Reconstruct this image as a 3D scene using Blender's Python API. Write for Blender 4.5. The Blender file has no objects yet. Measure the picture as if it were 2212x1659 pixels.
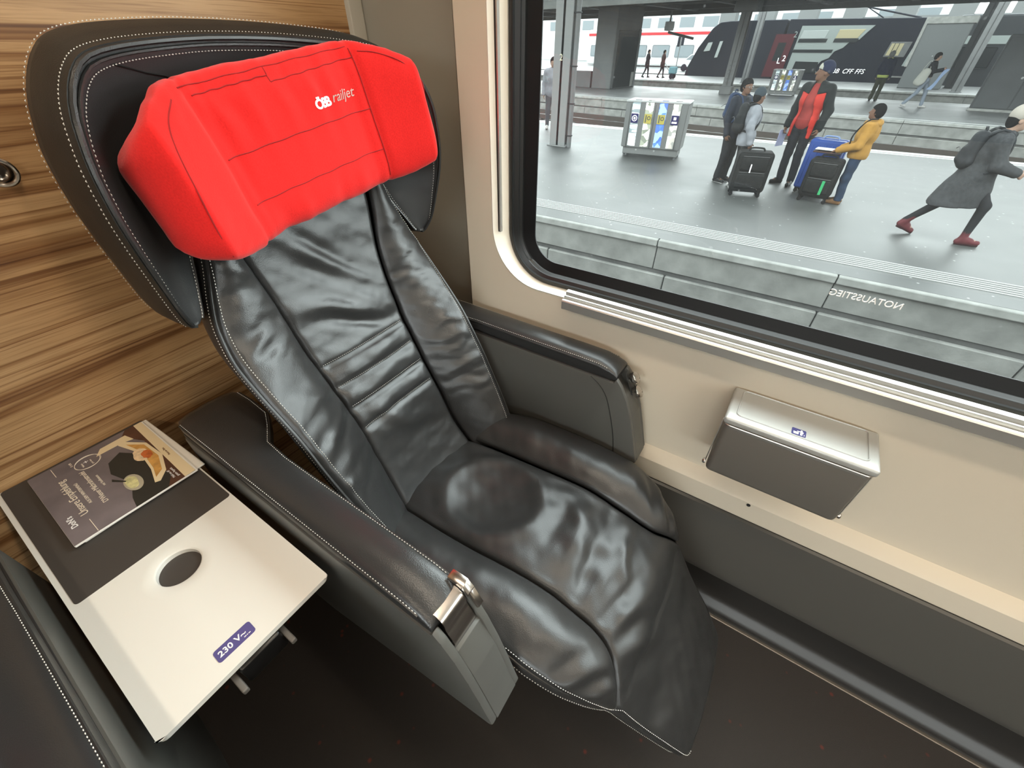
import bpy, bmesh, math, random
import numpy as np
from mathutils import Vector, Matrix

random.seed(7); RNG = np.random.RandomState(11)
SC = bpy.context.scene
COL = SC.collection
PI = math.pi

# ---------------------------------------------------------------- camera
CAM_H = 1.30
cam_d = bpy.data.cameras.new('camera')
cam = bpy.data.objects.new('camera', cam_d); COL.objects.link(cam)
cam_d.sensor_fit = 'HORIZONTAL'; cam_d.sensor_width = 36.0
cam_d.lens = 36.0 * 890.0 / 2212.0
cam_d.clip_start = 0.02; cam_d.clip_end = 400
cam.location = (0, 0, CAM_H)
cam.rotation_euler = (math.radians(90) - math.atan2(730.0, 890.0), 0, math.radians(33.2))
SC.camera = cam

# ---------------------------------------------------------------- world (overcast daylight)
SKY = 12.0
w = bpy.data.worlds.new('overcast_sky'); SC.world = w; w.use_nodes = True
nt = w.node_tree; nt.nodes.clear()
out = nt.nodes.new('ShaderNodeOutputWorld'); bg = nt.nodes.new('ShaderNodeBackground')
tc = nt.nodes.new('ShaderNodeTexCoord'); sp = nt.nodes.new('ShaderNodeSeparateXYZ')
rp = nt.nodes.new('ShaderNodeValToRGB')
rp.color_ramp.elements[0].position = 0.0; rp.color_ramp.elements[0].color = (0.93, 1.0, 1.0, 1)
rp.color_ramp.elements[1].position = 1.0; rp.color_ramp.elements[1].color = (0.88, 0.97, 1.0, 1)
nt.links.new(tc.outputs['Generated'], sp.inputs[0]); nt.links.new(sp.outputs['Z'], rp.inputs[0])
nt.links.new(rp.outputs[0], bg.inputs['Color']); bg.inputs['Strength'].default_value = SKY
nt.links.new(bg.outputs[0], out.inputs['Surface'])

# ---------------------------------------------------------------- view
SC.view_settings.view_transform = 'Standard'; SC.view_settings.look = 'None'
SC.view_settings.gamma = 1.0; SC.view_settings.use_curve_mapping = False
SC.view_settings.exposure = 0.0

# ---------------------------------------------------------------- ceiling lamps of the coach (warm white strips)
def strip_lamp(name, loc, sx, sy, power, color, rot=(0, 0, 0)):
    d = bpy.data.lights.new(name, 'AREA'); d.shape = 'RECTANGLE'; d.size = sx; d.size_y = sy
    d.energy = power; d.color = color
    o = bpy.data.objects.new(name, d); COL.objects.link(o); o.location = loc; o.rotation_euler = rot
    return o
WARM = (1.0, 0.86, 0.68)
strip_lamp('ceiling_strip_lamp', (1.4, 0.30, 2.14), 4.4, 0.10, 31, WARM)
strip_lamp('ceiling_strip_lamp', (1.4, -0.95, 2.14), 4.4, 0.10, 31, WARM)

# ================================================================ helpers
def S(c):
    """sRGB 0-255 -> linear rgba"""
    r = []
    for v in c:
        v = v / 255.0
        r.append(v / 12.92 if v <= 0.04045 else ((v + 0.055) / 1.055) ** 2.4)
    return (r[0], r[1], r[2], 1.0)

MATS = {}
ALB = 1.0
def mat(name, col, rough=0.5, metal=0.0, spec=0.5, bump=None, var=None, coat=0.0, sheen=0.0):
    """bump=(scale, strength, distance, detail, (sx,sy,sz)); var=(scale, amount)"""
    if name in MATS: return MATS[name]
    m = bpy.data.materials.new(name); m.use_nodes = True
    n = m.node_tree; b = n.nodes['Principled BSDF']
    b.inputs['Base Color'].default_value = (col[0] * ALB, col[1] * ALB, col[2] * ALB, 1)
    b.inputs['Roughness'].default_value = rough; b.inputs['Metallic'].default_value = metal
    b.inputs['Specular IOR Level'].default_value = spec if ALB == 1.0 else spec * 0.12
    b.inputs['Coat Weight'].default_value = coat
    b.inputs['Sheen Weight'].default_value = sheen
    if bump or var:
        t = n.nodes.new('ShaderNodeTexCoord')
    if bump:
        sc, st, di, de, an = bump
        mp = n.nodes.new('ShaderNodeMapping'); mp.inputs['Scale'].default_value = an
        no = n.nodes.new('ShaderNodeTexNoise'); no.inputs['Scale'].default_value = sc; no.inputs['Detail'].default_value = de
        bp = n.nodes.new('ShaderNodeBump'); bp.inputs['Strength'].default_value = st; bp.inputs['Distance'].default_value = di
        n.links.new(t.outputs['Object'], mp.inputs[0]); n.links.new(mp.outputs[0], no.inputs['Vector'])
        n.links.new(no.outputs['Fac'], bp.inputs['Height']); n.links.new(bp.outputs[0], b.inputs['Normal'])
    if var:
        no = n.nodes.new('ShaderNodeTexNoise'); no.inputs['Scale'].default_value = var[0]; no.inputs['Detail'].default_value = 4
        n.links.new(t.outputs['Object'], no.inputs['Vector'])
        hs = n.nodes.new('ShaderNodeHueSaturation'); hs.inputs['Color'].default_value = b.inputs['Base Color'].default_value
        mr = n.nodes.new('ShaderNodeMapRange'); mr.inputs['From Min'].default_value = 0.3; mr.inputs['From Max'].default_value = 0.7
        mr.inputs['To Min'].default_value = 1 - var[1]; mr.inputs['To Max'].default_value = 1 + var[1]
        n.links.new(no.outputs['Fac'], mr.inputs[0]); n.links.new(mr.outputs[0], hs.inputs['Value'])
        n.links.new(hs.outputs[0], b.inputs['Base Color'])
    MATS[name] = m
    return m

def leather_mat(name, col, rough, wr_scale, wr_strength):
    m = bpy.data.materials.new(name); m.use_nodes = True
    n = m.node_tree; b = n.nodes['Principled BSDF']
    b.inputs['Base Color'].default_value = col; b.inputs['Roughness'].default_value = rough
    b.inputs['Specular IOR Level'].default_value = 0.55
    t = n.nodes.new('ShaderNodeTexCoord')
    g = n.nodes.new('ShaderNodeTexVoronoi'); g.inputs['Scale'].default_value = 620
    n.links.new(t.outputs['Object'], g.inputs['Vector'])
    no = n.nodes.new('ShaderNodeTexNoise'); no.inputs['Scale'].default_value = wr_scale; no.inputs['Detail'].default_value = 3.0
    no.inputs['Roughness'].default_value = 0.5; no.inputs['Distortion'].default_value = 0.6
    n.links.new(t.outputs['Object'], no.inputs['Vector'])
    b1 = n.nodes.new('ShaderNodeBump'); b1.inputs['Strength'].default_value = wr_strength; b1.inputs['Distance'].default_value = 0.01
    b2 = n.nodes.new('ShaderNodeBump'); b2.inputs['Strength'].default_value = 0.22; b2.inputs['Distance'].default_value = 0.0006
    n.links.new(no.outputs['Fac'], b1.inputs['Height']); n.links.new(g.outputs['Distance'], b2.inputs['Height'])
    n.links.new(b1.outputs[0], b2.inputs['Normal']); n.links.new(b2.outputs[0], b.inputs['Normal'])
    rg = n.nodes.new('ShaderNodeMapRange'); rg.inputs['To Min'].default_value = rough - 0.09; rg.inputs['To Max'].default_value = rough + 0.09
    n2 = n.nodes.new('ShaderNodeTexNoise'); n2.inputs['Scale'].default_value = 9; n2.inputs['Detail'].default_value = 5
    n.links.new(t.outputs['Object'], n2.inputs['Vector']); n.links.new(n2.outputs['Fac'], rg.inputs[0]); n.links.new(rg.outputs[0], b.inputs['Roughness'])
    MATS[name] = m
    return m

def thin_reflect(n, base=0.03, k=0.85):
    """mirror share of a thin pane, the same from both faces"""
    lw_ = n.nodes.new('ShaderNodeLayerWeight'); lw_.inputs['Blend'].default_value = 0.5
    pw = n.nodes.new('ShaderNodeMath'); pw.operation = 'POWER'; pw.inputs[1].default_value = 5.0
    ml = n.nodes.new('ShaderNodeMath'); ml.operation = 'MULTIPLY_ADD'; ml.inputs[1].default_value = k; ml.inputs[2].default_value = base
    n.links.new(lw_.outputs['Facing'], pw.inputs[0]); n.links.new(pw.outputs[0], ml.inputs[0]); return ml.outputs[0]

def merge(*parts):
    V = []; F = []; k = 0
    for v, f in parts:
        v = np.asarray(v, float).reshape(-1, 3); V.append(v)
        F += [tuple(i + k for i in q) for q in f]; k += len(v)
    return np.vstack(V), F

def box(x0, x1, y0, y1, z0, z1):
    v = [(x, y, z) for x in (x0, x1) for y in (y0, y1) for z in (z0, z1)]
    f = [(0, 1, 3, 2), (4, 6, 7, 5), (0, 4, 5, 1), (2, 3, 7, 6), (0, 2, 6, 4), (1, 5, 7, 3)]
    return np.array(v, float), f

def rbox(x0, x1, y0, y1, z0, z1, r=0.01, seg=3):
    bm = bmesh.new(); v, f = box(x0, x1, y0, y1, z0, z1)
    bv = [bm.verts.new(p) for p in v]
    for q in f: bm.faces.new([bv[i] for i in q])
    bmesh.ops.recalc_face_normals(bm, faces=bm.faces)
    bmesh.ops.bevel(bm, geom=list(bm.edges), offset=r, segments=seg, affect='EDGES', profile=0.5)
    return from_bm(bm)

def from_bm(bm):
    bm.verts.index_update()
    V = np.array([v.co[:] for v in bm.verts]); F = [tuple(v.index for v in f.verts) for f in bm.faces]
    bm.free(); return V, F

def prism(poly, d0, d1, axis='y', r=0.0, seg=2):
    """extrude a 2-D polygon; axis y: poly in (x,z); axis z: poly in (x,y); axis x: poly in (y,z)"""
    def P(a, b, d): return {'y': (a, d, b), 'z': (a, b, d), 'x': (d, a, b)}[axis]
    bm = bmesh.new()
    A = [bm.verts.new(P(a, b, d0)) for a, b in poly]; B = [bm.verts.new(P(a, b, d1)) for a, b in poly]
    n = len(poly); bm.faces.new(A); bm.faces.new(B[::-1])
    for i in range(n): bm.faces.new([A[i], B[i], B[(i + 1) % n], A[(i + 1) % n]])
    bmesh.ops.recalc_face_normals(bm, faces=bm.faces)
    if r > 0:
        bmesh.ops.bevel(bm, geom=list(bm.edges), offset=r, segments=seg, affect='EDGES', profile=0.5, clamp_overlap=True)
    return from_bm(bm)

def grid(P, closed_u=False, closed_v=False, flip=False):
    P = np.asarray(P, float); nu, nv = P.shape[:2]
    F = []
    for i in range(nu if closed_u else nu - 1):
        for j in range(nv if closed_v else nv - 1):
            a = i * nv + j; b = ((i + 1) % nu) * nv + j; c = ((i + 1) % nu) * nv + (j + 1) % nv; d = i * nv + (j + 1) % nv
            F.append((a, d, c, b) if flip else (a, b, c, d))
    return P.reshape(-1, 3), F

def tube(pts, r, n=8, closed=False, cap=True):
    pts = np.asarray(pts, float); m = len(pts)
    rr = np.full(m, r) if np.isscalar(r) else np.asarray(r, float)
    T = np.zeros_like(pts)
    if closed: T = np.roll(pts, -1, 0) - np.roll(pts, 1, 0)
    else: T[1:-1] = pts[2:] - pts[:-2]; T[0] = pts[1] - pts[0]; T[-1] = pts[-1] - pts[-2]
    T /= np.linalg.norm(T, axis=1)[:, None] + 1e-12
    up = np.array([0, 0, 1.0]) if abs(T[0][2]) < 0.9 else np.array([1.0, 0, 0])
    N = np.cross(T[0], up); N /= np.linalg.norm(N)
    rings = []
    for i in range(m):
        N = N - T[i] * (N @ T[i]); N /= np.linalg.norm(N) + 1e-12
        B = np.cross(T[i], N)
        a = np.arange(n) * 2 * PI / n
        rings.append(pts[i] + rr[i] * (np.cos(a)[:, None] * N + np.sin(a)[:, None] * B))
    V, F = grid(np.array(rings), closed_u=closed, closed_v=True)
    if cap and not closed:
        F = list(F); F.append(tuple(range(n))); F.append(tuple((m - 1) * n + k for k in range(n))[::-1])
    return V, F

def lathe(prof, n=24, c=(0, 0, 0), axis=(0, 0, 1)):
    """prof list of (r,h) along axis"""
    ax = Vector(axis).normalized(); q = Vector((0, 0, 1)).rotation_difference(ax)
    R = np.array(q.to_matrix())
    a = np.arange(n) * 2 * PI / n
    P = np.array([[(r * math.cos(t), r * math.sin(t), h) for t in a] for r, h in prof]) @ R.T + np.array(c)
    V, F = grid(P, closed_v=True, flip=True); F = list(F)
    F.append(tuple(range(n))[::-1]); F.append(tuple((len(prof) - 1) * n + k for k in range(n)))
    return V, F

def disc_poly(c, r, n=24):
    return [(c[0] + r * math.cos(2 * PI * i / n), c[1] + r * math.sin(2 * PI * i / n)) for i in range(n)]

def rrect(x0, x1, y0, y1, r, n=6):
    pts = []
    for cx_, cy_, a0 in ((x1 - r, y1 - r, 0), (x0 + r, y1 - r, 90), (x0 + r, y0 + r, 180), (x1 - r, y0 + r, 270)):
        for k in range(n + 1):
            a = math.radians(a0 + 90.0 * k / n); pts.append((cx_ + r * math.cos(a), cy_ + r * math.sin(a)))
    return pts

def spline(P, n):
    """Catmull-Rom through control points -> n samples (uniform in arc length)"""
    P = np.asarray(P, float); Q = np.vstack([2 * P[0] - P[1], P, 2 * P[-1] - P[-2]])
    out = []
    for i in range(1, len(Q) - 2):
        for t in np.linspace(0, 1, 24, endpoint=False):
            a, b, c, d = Q[i - 1], Q[i], Q[i + 1], Q[i + 2]
            out.append(0.5 * ((2 * b) + (-a + c) * t + (2 * a - 5 * b + 4 * c - d) * t ** 2 + (-a + 3 * b - 3 * c + d) * t ** 3))
    out.append(P[-1]); out = np.array(out)
    s = np.r_[0, np.cumsum(np.linalg.norm(np.diff(out, axis=0), axis=1))]
    u = np.linspace(0, s[-1], n)
    return np.array([np.interp(u, s, out[:, k]) for k in range(out.shape[1])]).T

def new_mesh(name, V, F, m, smooth=True, angle=40):
    me = bpy.data.meshes.new(name)
    me.from_pydata([tuple(map(float, v)) for v in V], [], [tuple(f) for f in F]); me.update()
    if m is not None: me.materials.append(m)
    if smooth:
        me.polygons.foreach_set('use_smooth', [True] * len(me.polygons))
        try: me.set_sharp_from_angle(angle=math.radians(angle))
        except Exception: pass
    return me

def recalc(me):
    bm = bmesh.new(); bm.from_mesh(me); bmesh.ops.recalc_face_normals(bm, faces=bm.faces); bm.to_mesh(me); bm.free()

def thing(name, label, cat, loc=(0, 0, 0), rz=0.0, group=None):
    o = bpy.data.objects.new(name, None); COL.objects.link(o)
    o.empty_display_size = 0.05
    o.location = loc; o.rotation_euler = (0, 0, rz); o['label'] = label; o['category'] = cat
    if group: o['group'] = group
    return o

def part(name, geo, m, parent=None, world=True, smooth=True, angle=40, kind=None, label=None, fix=False):
    """one mesh; world=True means the vertices are world coordinates (parent roots unrotated)"""
    V, F = geo; V = np.asarray(V, float)
    if parent is not None and world:
        off = np.zeros(3); p = parent
        while p is not None: off += np.array(p.location); p = p.parent
        V = V - off
    me = new_mesh(name, V, F, m, smooth, angle)
    if fix: recalc(me)
    o = bpy.data.objects.new(name, me); COL.objects.link(o)
    if parent is not None: o.parent = parent
    if kind: o['kind'] = kind
    if label: o['label'] = label
    return o

def single(name, geo, m, label, cat, base=None, group=None, **k):
    V = np.asarray(geo[0], float)
    if base is None: base = ((V[:, 0].min() + V[:, 0].max()) / 2, (V[:, 1].min() + V[:, 1].max()) / 2, V[:, 2].min())
    o = part(name, (V - np.array(base), geo[1]), m, None, **k); o.location = base
    o['label'] = label; o['category'] = cat
    if group: o['group'] = group
    return o

def struct(name, geo, m, parent=None, **k):
    o = part(name, geo, m, parent, **k)
    if parent is None: o['kind'] = 'structure'
    return o

def struct_root(name, loc=(0, 0, 0), rz=0.0):
    o = bpy.data.objects.new(name, None); COL.objects.link(o); o.location = loc; o.rotation_euler = (0, 0, rz); o['kind'] = 'structure'
    return o

def copy_tree(o, parent=None):
    c = o.copy(); COL.objects.link(c)
    if parent is not None: c.parent = parent
    for ch in list(o.children): copy_tree(ch, c)
    return c

def text_geo(s, size, shear=0.0, extrude=0.0004, bold=0.0, spacing=1.0, align='CENTER'):
    """flat lettering as mesh in its own xy plane, reading along +x"""
    cu = bpy.data.curves.new('lettering', 'FONT'); cu.body = s; cu.size = size; cu.shear = shear
    cu.extrude = extrude; cu.offset = bold; cu.space_character = spacing; cu.align_x = align; cu.align_y = 'CENTER'
    cu.resolution_u = 4
    o = bpy.data.objects.new('lettering', cu); COL.objects.link(o)
    dg = bpy.context.evaluated_depsgraph_get(); dg.update()
    me = bpy.data.meshes.new_from_object(o.evaluated_get(dg))
    V = np.array([v.co[:] for v in me.vertices]); F = [tuple(p.vertices) for p in me.polygons]
    bpy.data.objects.remove(o); bpy.data.curves.remove(cu); bpy.data.meshes.remove(me)
    return V, F

def place(geo, origin, xdir, ydir):
    V, F = geo; V = np.asarray(V, float)
    x = np.array(xdir, float); x /= np.linalg.norm(x); y = np.array(ydir, float); y = y - x * (x @ y); y /= np.linalg.norm(y)
    z = np.cross(x, y)
    return V[:, :1] * x + V[:, 1:2] * y + V[:, 2:3] * z + np.array(origin, float), F

def stitches(pts, nrm=None, pitch=0.0052, length=0.0036, r=0.00075, lift=0.0008):
    """dashes of thread along a polyline"""
    pts = np.asarray(pts, float); s = np.r_[0, np.cumsum(np.linalg.norm(np.diff(pts, axis=0), axis=1))]
    n = int(s[-1] / pitch); G = []
    ev = lambda u: np.array([np.interp(u, s, pts[:, k]) for k in range(3)])
    V = []; F = []
    for i in range(n):
        u = (i + 0.5) * pitch
        a = ev(u - length / 2); b = ev(u + length / 2); t = b - a; L = np.linalg.norm(t)
        if L < 1e-9: continue
        t /= L
        nn = ev_n(nrm, u, s) if nrm is not None else np.array([0.5, -0.4, 0.75])
        nn = nn - t * (nn @ t); nn /= np.linalg.norm(nn) + 1e-12; bb = np.cross(t, nn)
        c = (a + b) / 2 + nn * lift; k = len(V)
        V += [a + nn * lift * 0.3, c + nn * r, c + bb * r, c - nn * r, c - bb * r, b + nn * lift * 0.3]
        F += [(k, k + 1, k + 2), (k, k + 2, k + 3), (k, k + 3, k + 4), (k, k + 4, k + 1),
              (k + 5, k + 2, k + 1), (k + 5, k + 3, k + 2), (k + 5, k + 4, k + 3), (k + 5, k + 1, k + 4)]
    return np.array(V), F
def ev_n(nrm, u, s):
    return np.array([np.interp(u, s, nrm[:, k]) for k in range(3)])

def fnoise(P, scale, seed=0, octaves=3):
    """cheap smooth pseudo noise on points (sum of rotated sines)"""
    r = np.random.RandomState(seed); out = np.zeros(P.shape[:-1]); a = 1.0; tot = 0
    for o in range(octaves):
        for k in range(4):
            d = r.normal(size=3); d /= np.linalg.norm(d)
            out += a * np.sin((P @ d) * scale * (1 + 0.5 * r.rand()) * 2 * PI + r.rand() * 6.28)
        tot += a * 2; a *= 0.5; scale *= 2.1
    return out / tot
# ================================================================ materials of the coach
BLACK_L = leather_mat('black_leather', (0.023, 0.0235, 0.024, 1), 0.31, 18, 0.07)
BLACK_S = leather_mat('smooth_black_leather', (0.021, 0.021, 0.021, 1), 0.35, 9, 0.035)
GREY_P = mat('grey_plastic', S((78, 78, 75)), 0.44, bump=(900, 0.12, 0.0004, 2, (1, 1, 1)))
DARK_P = mat('dark_plastic', S((30, 30, 30)), 0.5)
BEIGE = mat('beige_wall_paint', S((198, 188, 170)), 0.48, bump=(700, 0.12, 0.0005, 3, (1, 1, 1)))
IVORY = mat('ivory_window_surround', S((226, 221, 208)), 0.42)
PANEL_G = mat('grey_beige_panel', S((150, 144, 132)), 0.5, bump=(500, 0.1, 0.0005, 3, (1, 1, 1)))
WAINS = mat('anthracite_panel', S((68, 66, 62)), 0.42, bump=(600, 0.1, 0.0004, 2, (1, 1, 1)))
RUBBER = mat('black_rubber', S((24, 24, 24)), 0.38)
ALU = mat('brushed_aluminium', S((205, 203, 198)), 0.34, metal=0.85, bump=(300, 0.06, 0.0003, 2, (0.02, 1, 1)))
STEEL = mat('polished_steel', S((205, 200, 195)), 0.2, metal=1.0)
THREAD = mat('pale_thread', S((222, 220, 214)), 0.7)
BLACKGLOSS = mat('black_glass_border', S((8, 8, 9)), 0.5, spec=0.25)

BAND_L = leather_mat('band_leather', (0.017, 0.017, 0.016, 1), 0.50, 9, 0.05); BAND_L.node_tree.nodes['Principled BSDF'].inputs['Specular IOR Level'].default_value = 0.3
LINING = leather_mat('lining_leather', (0.030, 0.031, 0.032, 1), 0.46, 14, 0.08)
def wood_mat():
    m = bpy.data.materials.new('striped_wood_veneer'); m.use_nodes = True
    n = m.node_tree; b = n.nodes['Principled BSDF']; b.inputs['Roughness'].default_value = 0.45
    t = n.nodes.new('ShaderNodeTexCoord')
    def noise(scale, sy, sz, detail, dist=0.0, rough=0.5):
        mp = n.nodes.new('ShaderNodeMapping'); mp.inputs['Scale'].default_value = (1, sy, sz)
        no = n.nodes.new('ShaderNodeTexNoise'); no.inputs['Scale'].default_value = scale; no.inputs['Detail'].default_value = detail
        no.inputs['Distortion'].default_value = dist; no.inputs['Roughness'].default_value = rough
        n.links.new(t.outputs['Object'], mp.inputs[0]); n.links.new(mp.outputs[0], no.inputs['Vector']); return no
    def ramp(src, els):
        r = n.nodes.new('ShaderNodeValToRGB'); cr = r.color_ramp
        while len(cr.elements) < len(els): cr.elements.new(0.5)
        for e, (p, c) in zip(cr.elements, els): e.position = p; e.color = c
        n.links.new(src.outputs['Fac'], r.inputs[0]); return r
    broad = ramp(noise(1.0, 0.55, 7.0, 4, 0.2), [(0.28, S((156, 118, 78))), (0.42, S((178, 140, 97))), (0.55, S((194, 157, 113))), (0.72, S((166, 126, 84)))])
    fine = ramp(noise(1.0, 1.2, 75.0, 5, 0.3, 0.65), [(0.30, (0.66, 0.59, 0.52, 1)), (0.5, (1, 1, 1, 1)), (0.8, (1.05, 1.02, 1.0, 1))])
    line = ramp(noise(1.0, 0.35, 17.0, 2.5, 0.35, 0.5), [(0.470, (1, 1, 1, 1)), (0.492, (0.42, 0.31, 0.22, 1)), (0.503, (0.62, 0.52, 0.42, 1)), (0.540, (1, 1, 1, 1))])
    line2 = ramp(noise(1.0, 0.5, 36.0, 2, 0.3, 0.5), [(0.405, (1, 1, 1, 1)), (0.425, (0.55, 0.45, 0.36, 1)), (0.445, (1, 1, 1, 1))])
    pore = ramp(noise(1.0, 10.0, 420.0, 2), [(0.36, (0.80, 0.76, 0.72, 1)), (0.5, (1, 1, 1, 1))])
    prev = broad
    for r in (fine, line, line2, pore):
        mx = n.nodes.new('ShaderNodeMix'); mx.data_type = 'RGBA'; mx.blend_type = 'MULTIPLY'; mx.inputs[0].default_value = 1.0
        n.links.new(prev.outputs[0 if prev.type != 'MIX' else 2], mx.inputs[6]); n.links.new(r.outputs[0], mx.inputs[7]); prev = mx
    n.links.new(prev.outputs[2], b.inputs['Base Color'])
    return m
WOOD = wood_mat()

def carpet_mat():
    m = bpy.data.materials.new('charcoal_carpet'); m.use_nodes = True
    n = m.node_tree; b = n.nodes['Principled BSDF']; b.inputs['Roughness'].default_value = 0.95
    t = n.nodes.new('ShaderNodeTexCoord')
    v = n.nodes.new('ShaderNodeTexVoronoi'); v.inputs['Scale'].default_value = 22
    n.links.new(t.outputs['Object'], v.inputs['Vector'])
    r = n.nodes.new('ShaderNodeValToRGB'); r.color_ramp.elements[0].position = 0.05; r.color_ramp.elements[0].color = S((96, 46, 38))
    r.color_ramp.elements[1].position = 0.13; r.color_ramp.elements[1].color = S((47, 43, 40))
    n.links.new(v.outputs['Distance'], r.inputs[0])
    no = n.nodes.new('ShaderNodeTexNoise'); no.inputs['Scale'].default_value = 900
    n.links.new(t.outputs['Object'], no.inputs['Vector'])
    bp = n.nodes.new('ShaderNodeBump'); bp.inputs['Strength'].default_value = 0.5; bp.inputs['Distance'].default_value = 0.002
    n.links.new(no.outputs['Fac'], bp.inputs['Height']); n.links.new(bp.outputs[0], b.inputs['Normal'])
    n.links.new(r.outputs[0], b.inputs['Base Color'])
    return m
CARPET = carpet_mat()

# ================================================================ room shell
XW, YR = -1.05, 0.835            # wood wall plane, window wall plane
YL, XF, ZC = -2.1, 4.6, 2.20
struct('floor', box(XW - .05, XF + .05, YL - .05, 0.90, -0.05, 0.0), CARPET, smooth=False)
struct('wall_back', box(XW - .05, XW, YL, 0.885, 0.0, ZC), WOOD, smooth=False)
struct('ceiling', box(XW - .05, XF + .05, YL - .05, 0.98, ZC, ZC + .05), mat('white_ceiling', S((225, 222, 214)), 0.6), smooth=False)
struct('wall_front', box(XF, XF + .05, YL, 0.98, 0.0, ZC), mat('pale_end_wall', S((170, 160, 145)), 0.6), smooth=False)
# aisle-side wall with its own window band
lw = [box(XW, XF, YL - .05, YL, 0.0, 0.86), box(XW, XF, YL - .05, YL, 1.78, ZC), box(XW, -0.65, YL - .05, YL, 0.86, 1.78),
      box(1.25, 1.60, YL - .05, YL, 0.86, 1.78), box(3.5, XF, YL - .05, YL, 0.86, 1.78)]
struct('wall_left', merge(*lw), BEIGE, smooth=False)
CLEAR = bpy.data.materials.new('clear_window_glass'); CLEAR.use_nodes = True
_n = CLEAR.node_tree; _n.nodes.clear(); _o = _n.nodes.new('ShaderNodeOutputMaterial'); _m = _n.nodes.new('ShaderNodeMixShader'); _t = _n.nodes.new('ShaderNodeBsdfTransparent'); _g = _n.nodes.new('ShaderNodeBsdfGlossy'); _g.inputs['Roughness'].default_value = 0

_n.links.new(thin_reflect(_n), _m.inputs[0]); _n.links.new(_t.outputs[0], _m.inputs[1]); _n.links.new(_g.outputs[0], _m.inputs[2]); _n.links.new(_m.outputs[0], _o.inputs['Surface'])
def plain_window(name, xa, xb, za, zb, y):
    r = struct_root(name, ((xa + xb) / 2, y, za))
    part('window_frame', merge(box(xa, xa + .05, y - .03, y + .03, za, zb), box(xb - .05, xb, y - .03, y + .03, za, zb), box(xa, xb, y - .03, y + .03, za, za + .05), box(xa, xb, y - .03, y + .03, zb - .05, zb)), RUBBER, r, smooth=False)
    part('glass_pane', box(xa + .02, xb - .02, y - .003, y + .003, za + .02, zb - .02), CLEAR, r, smooth=False)
struct('unseen_sky_blocker', box(-30, 30, -5.2, -5.0, -1.45, 1.75), mat('blocker_grey', S((92, 92, 90)), 0.6), smooth=False)  # unseen wall, added to keep the low sky out of the pane reflections
plain_window('window_2', 1.75, 3.6, 0.86, 1.78, 0.86)
plain_window('window_3', -0.65, 1.25, 0.86, 1.78, YL - .025)
plain_window('window_4', 1.60, 3.5, 0.86, 1.78, YL - .025)
# grey corner panel behind the seat + trim strip where it meets the veneer
struct('wall_right_rear', box(XW - .03, -0.66, 0.93, 0.97, 0.0, ZC), PANEL_G, smooth=False)
struct('trim_1', prism([(XW + .001, 0.885), (XW + .012, 0.888), (XW + .014, 0.925), (XW + .004, 0.936), (XW - .03, 0.936), (XW - .03, 0.885)], 0.0, ZC, 'z', r=0.002), mat('trim_grey', S((172, 166, 152)), 0.45))

# ---- window wall (section profile below the window, hole above)
WX0, WX1, WZ0, WZ1, WRAD = -0.605, 1.30, 0.822, 1.80, 0.135
X0, X1 = -0.684, 1.60
def contour(x0, x1, z0, z1, r, n=14):
    return [(a, b) for a, b in rrect(x0, x1, z0, z1, r, n)]
def ring_between(cA, yA, cB, yB):
    A = np.array([(a, yA, b) for a, b in cA]); B = np.array([(a, yB, b) for a, b in cB])
    return grid(np.array([A, B]), closed_v=True, flip=False)
def wall_with_hole():
    from mathutils.geometry import tessellate_polygon
    hole = contour(WX0, WX1, WZ0, WZ1, WRAD, 14)
    x0, x1, z0, z1 = X0, X1, 0.466, ZC
    outer = [(x0, z0), (x1, z0), (x1, z1), (x0, z1)]; allp = outer + hole
    F = tessellate_polygon([[Vector((a, b, 0)) for a, b in outer], [Vector((a, b, 0)) for a, b in hole]])
    V = [(a, YR, b) for a, b in allp]; F = [tuple(f) for f in F]
    bk = box(x0, x1, YR + 0.08, YR + 0.10, z0, WZ0 - .02)
    bk = merge(bk, box(x1, XF, YR, YR + .05, z0, .86), box(x1, XF, YR, YR + .05, 1.78, ZC), box(x1, 1.75, YR, YR + .05, .86, 1.78), box(3.6, XF, YR, YR + .05, .86, 1.78))
    ed = box(x0, x0 + 0.001, YR, YR + 0.14, z0, z1)
    return merge((np.array(V), F), bk, ed)
struct('wall_right', wall_with_hole(), BEIGE, smooth=False, fix=True)
# ledge, anthracite panel and plinth below
led = [(YR, 0.470), (0.806, 0.456), (0.801, 0.450), (0.800, 0.392), (0.803, 0.388), (0.86, 0.388), (0.86, 0.470)]
ledge = struct('trim_2', prism(led, -1.05, XF, 'x', r=0.0), BEIGE, angle=25)
part('screw_hole', lathe([(0.0001, 0), (0.0045, 0), (0.0045, 0.001), (0.0001, 0.0012)], 16, (0.158, 0.8002, 0.444), (0, -1, 0)), DARK_P, ledge)
wains = [(0.800, 0.3875), (0.794, 0.384), (0.786, 0.35), (0.772, 0.28), (0.761, 0.22), (0.757, 0.195), (0.7555, 0.182), (0.758, 0.173), (0.766, 0.168), (0.775, 0.162), (0.86, 0.15), (0.86, 0.3875)]
struct('trim_3', prism(wains, -1.05, XF, 'x'), WAINS, angle=30)
plin = [(0.780, 0.17), (0.779, 0.055), (0.772, 0.040), (0.760, 0.030), (0.752, 0.020), (0.750, 0.004), (0.750, 0.0), (0.86, 0.0), (0.86, 0.17)]
bb = struct('baseboard_right', prism(plin, -1.05, XF, 'x'), mat('black_plinth', S((38, 36, 34)), 0.4), angle=40)
part('floor_edge_strip', prism([(0.741, 0.0), (0.7415, 0.003), (0.7435, 0.004), (0.7505, 0.004), (0.7505, 0.0)], -1.05, XF, 'x'), mat('dark_steel_strip', S((120, 116, 110)), 0.35, metal=0.9), bb)

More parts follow.
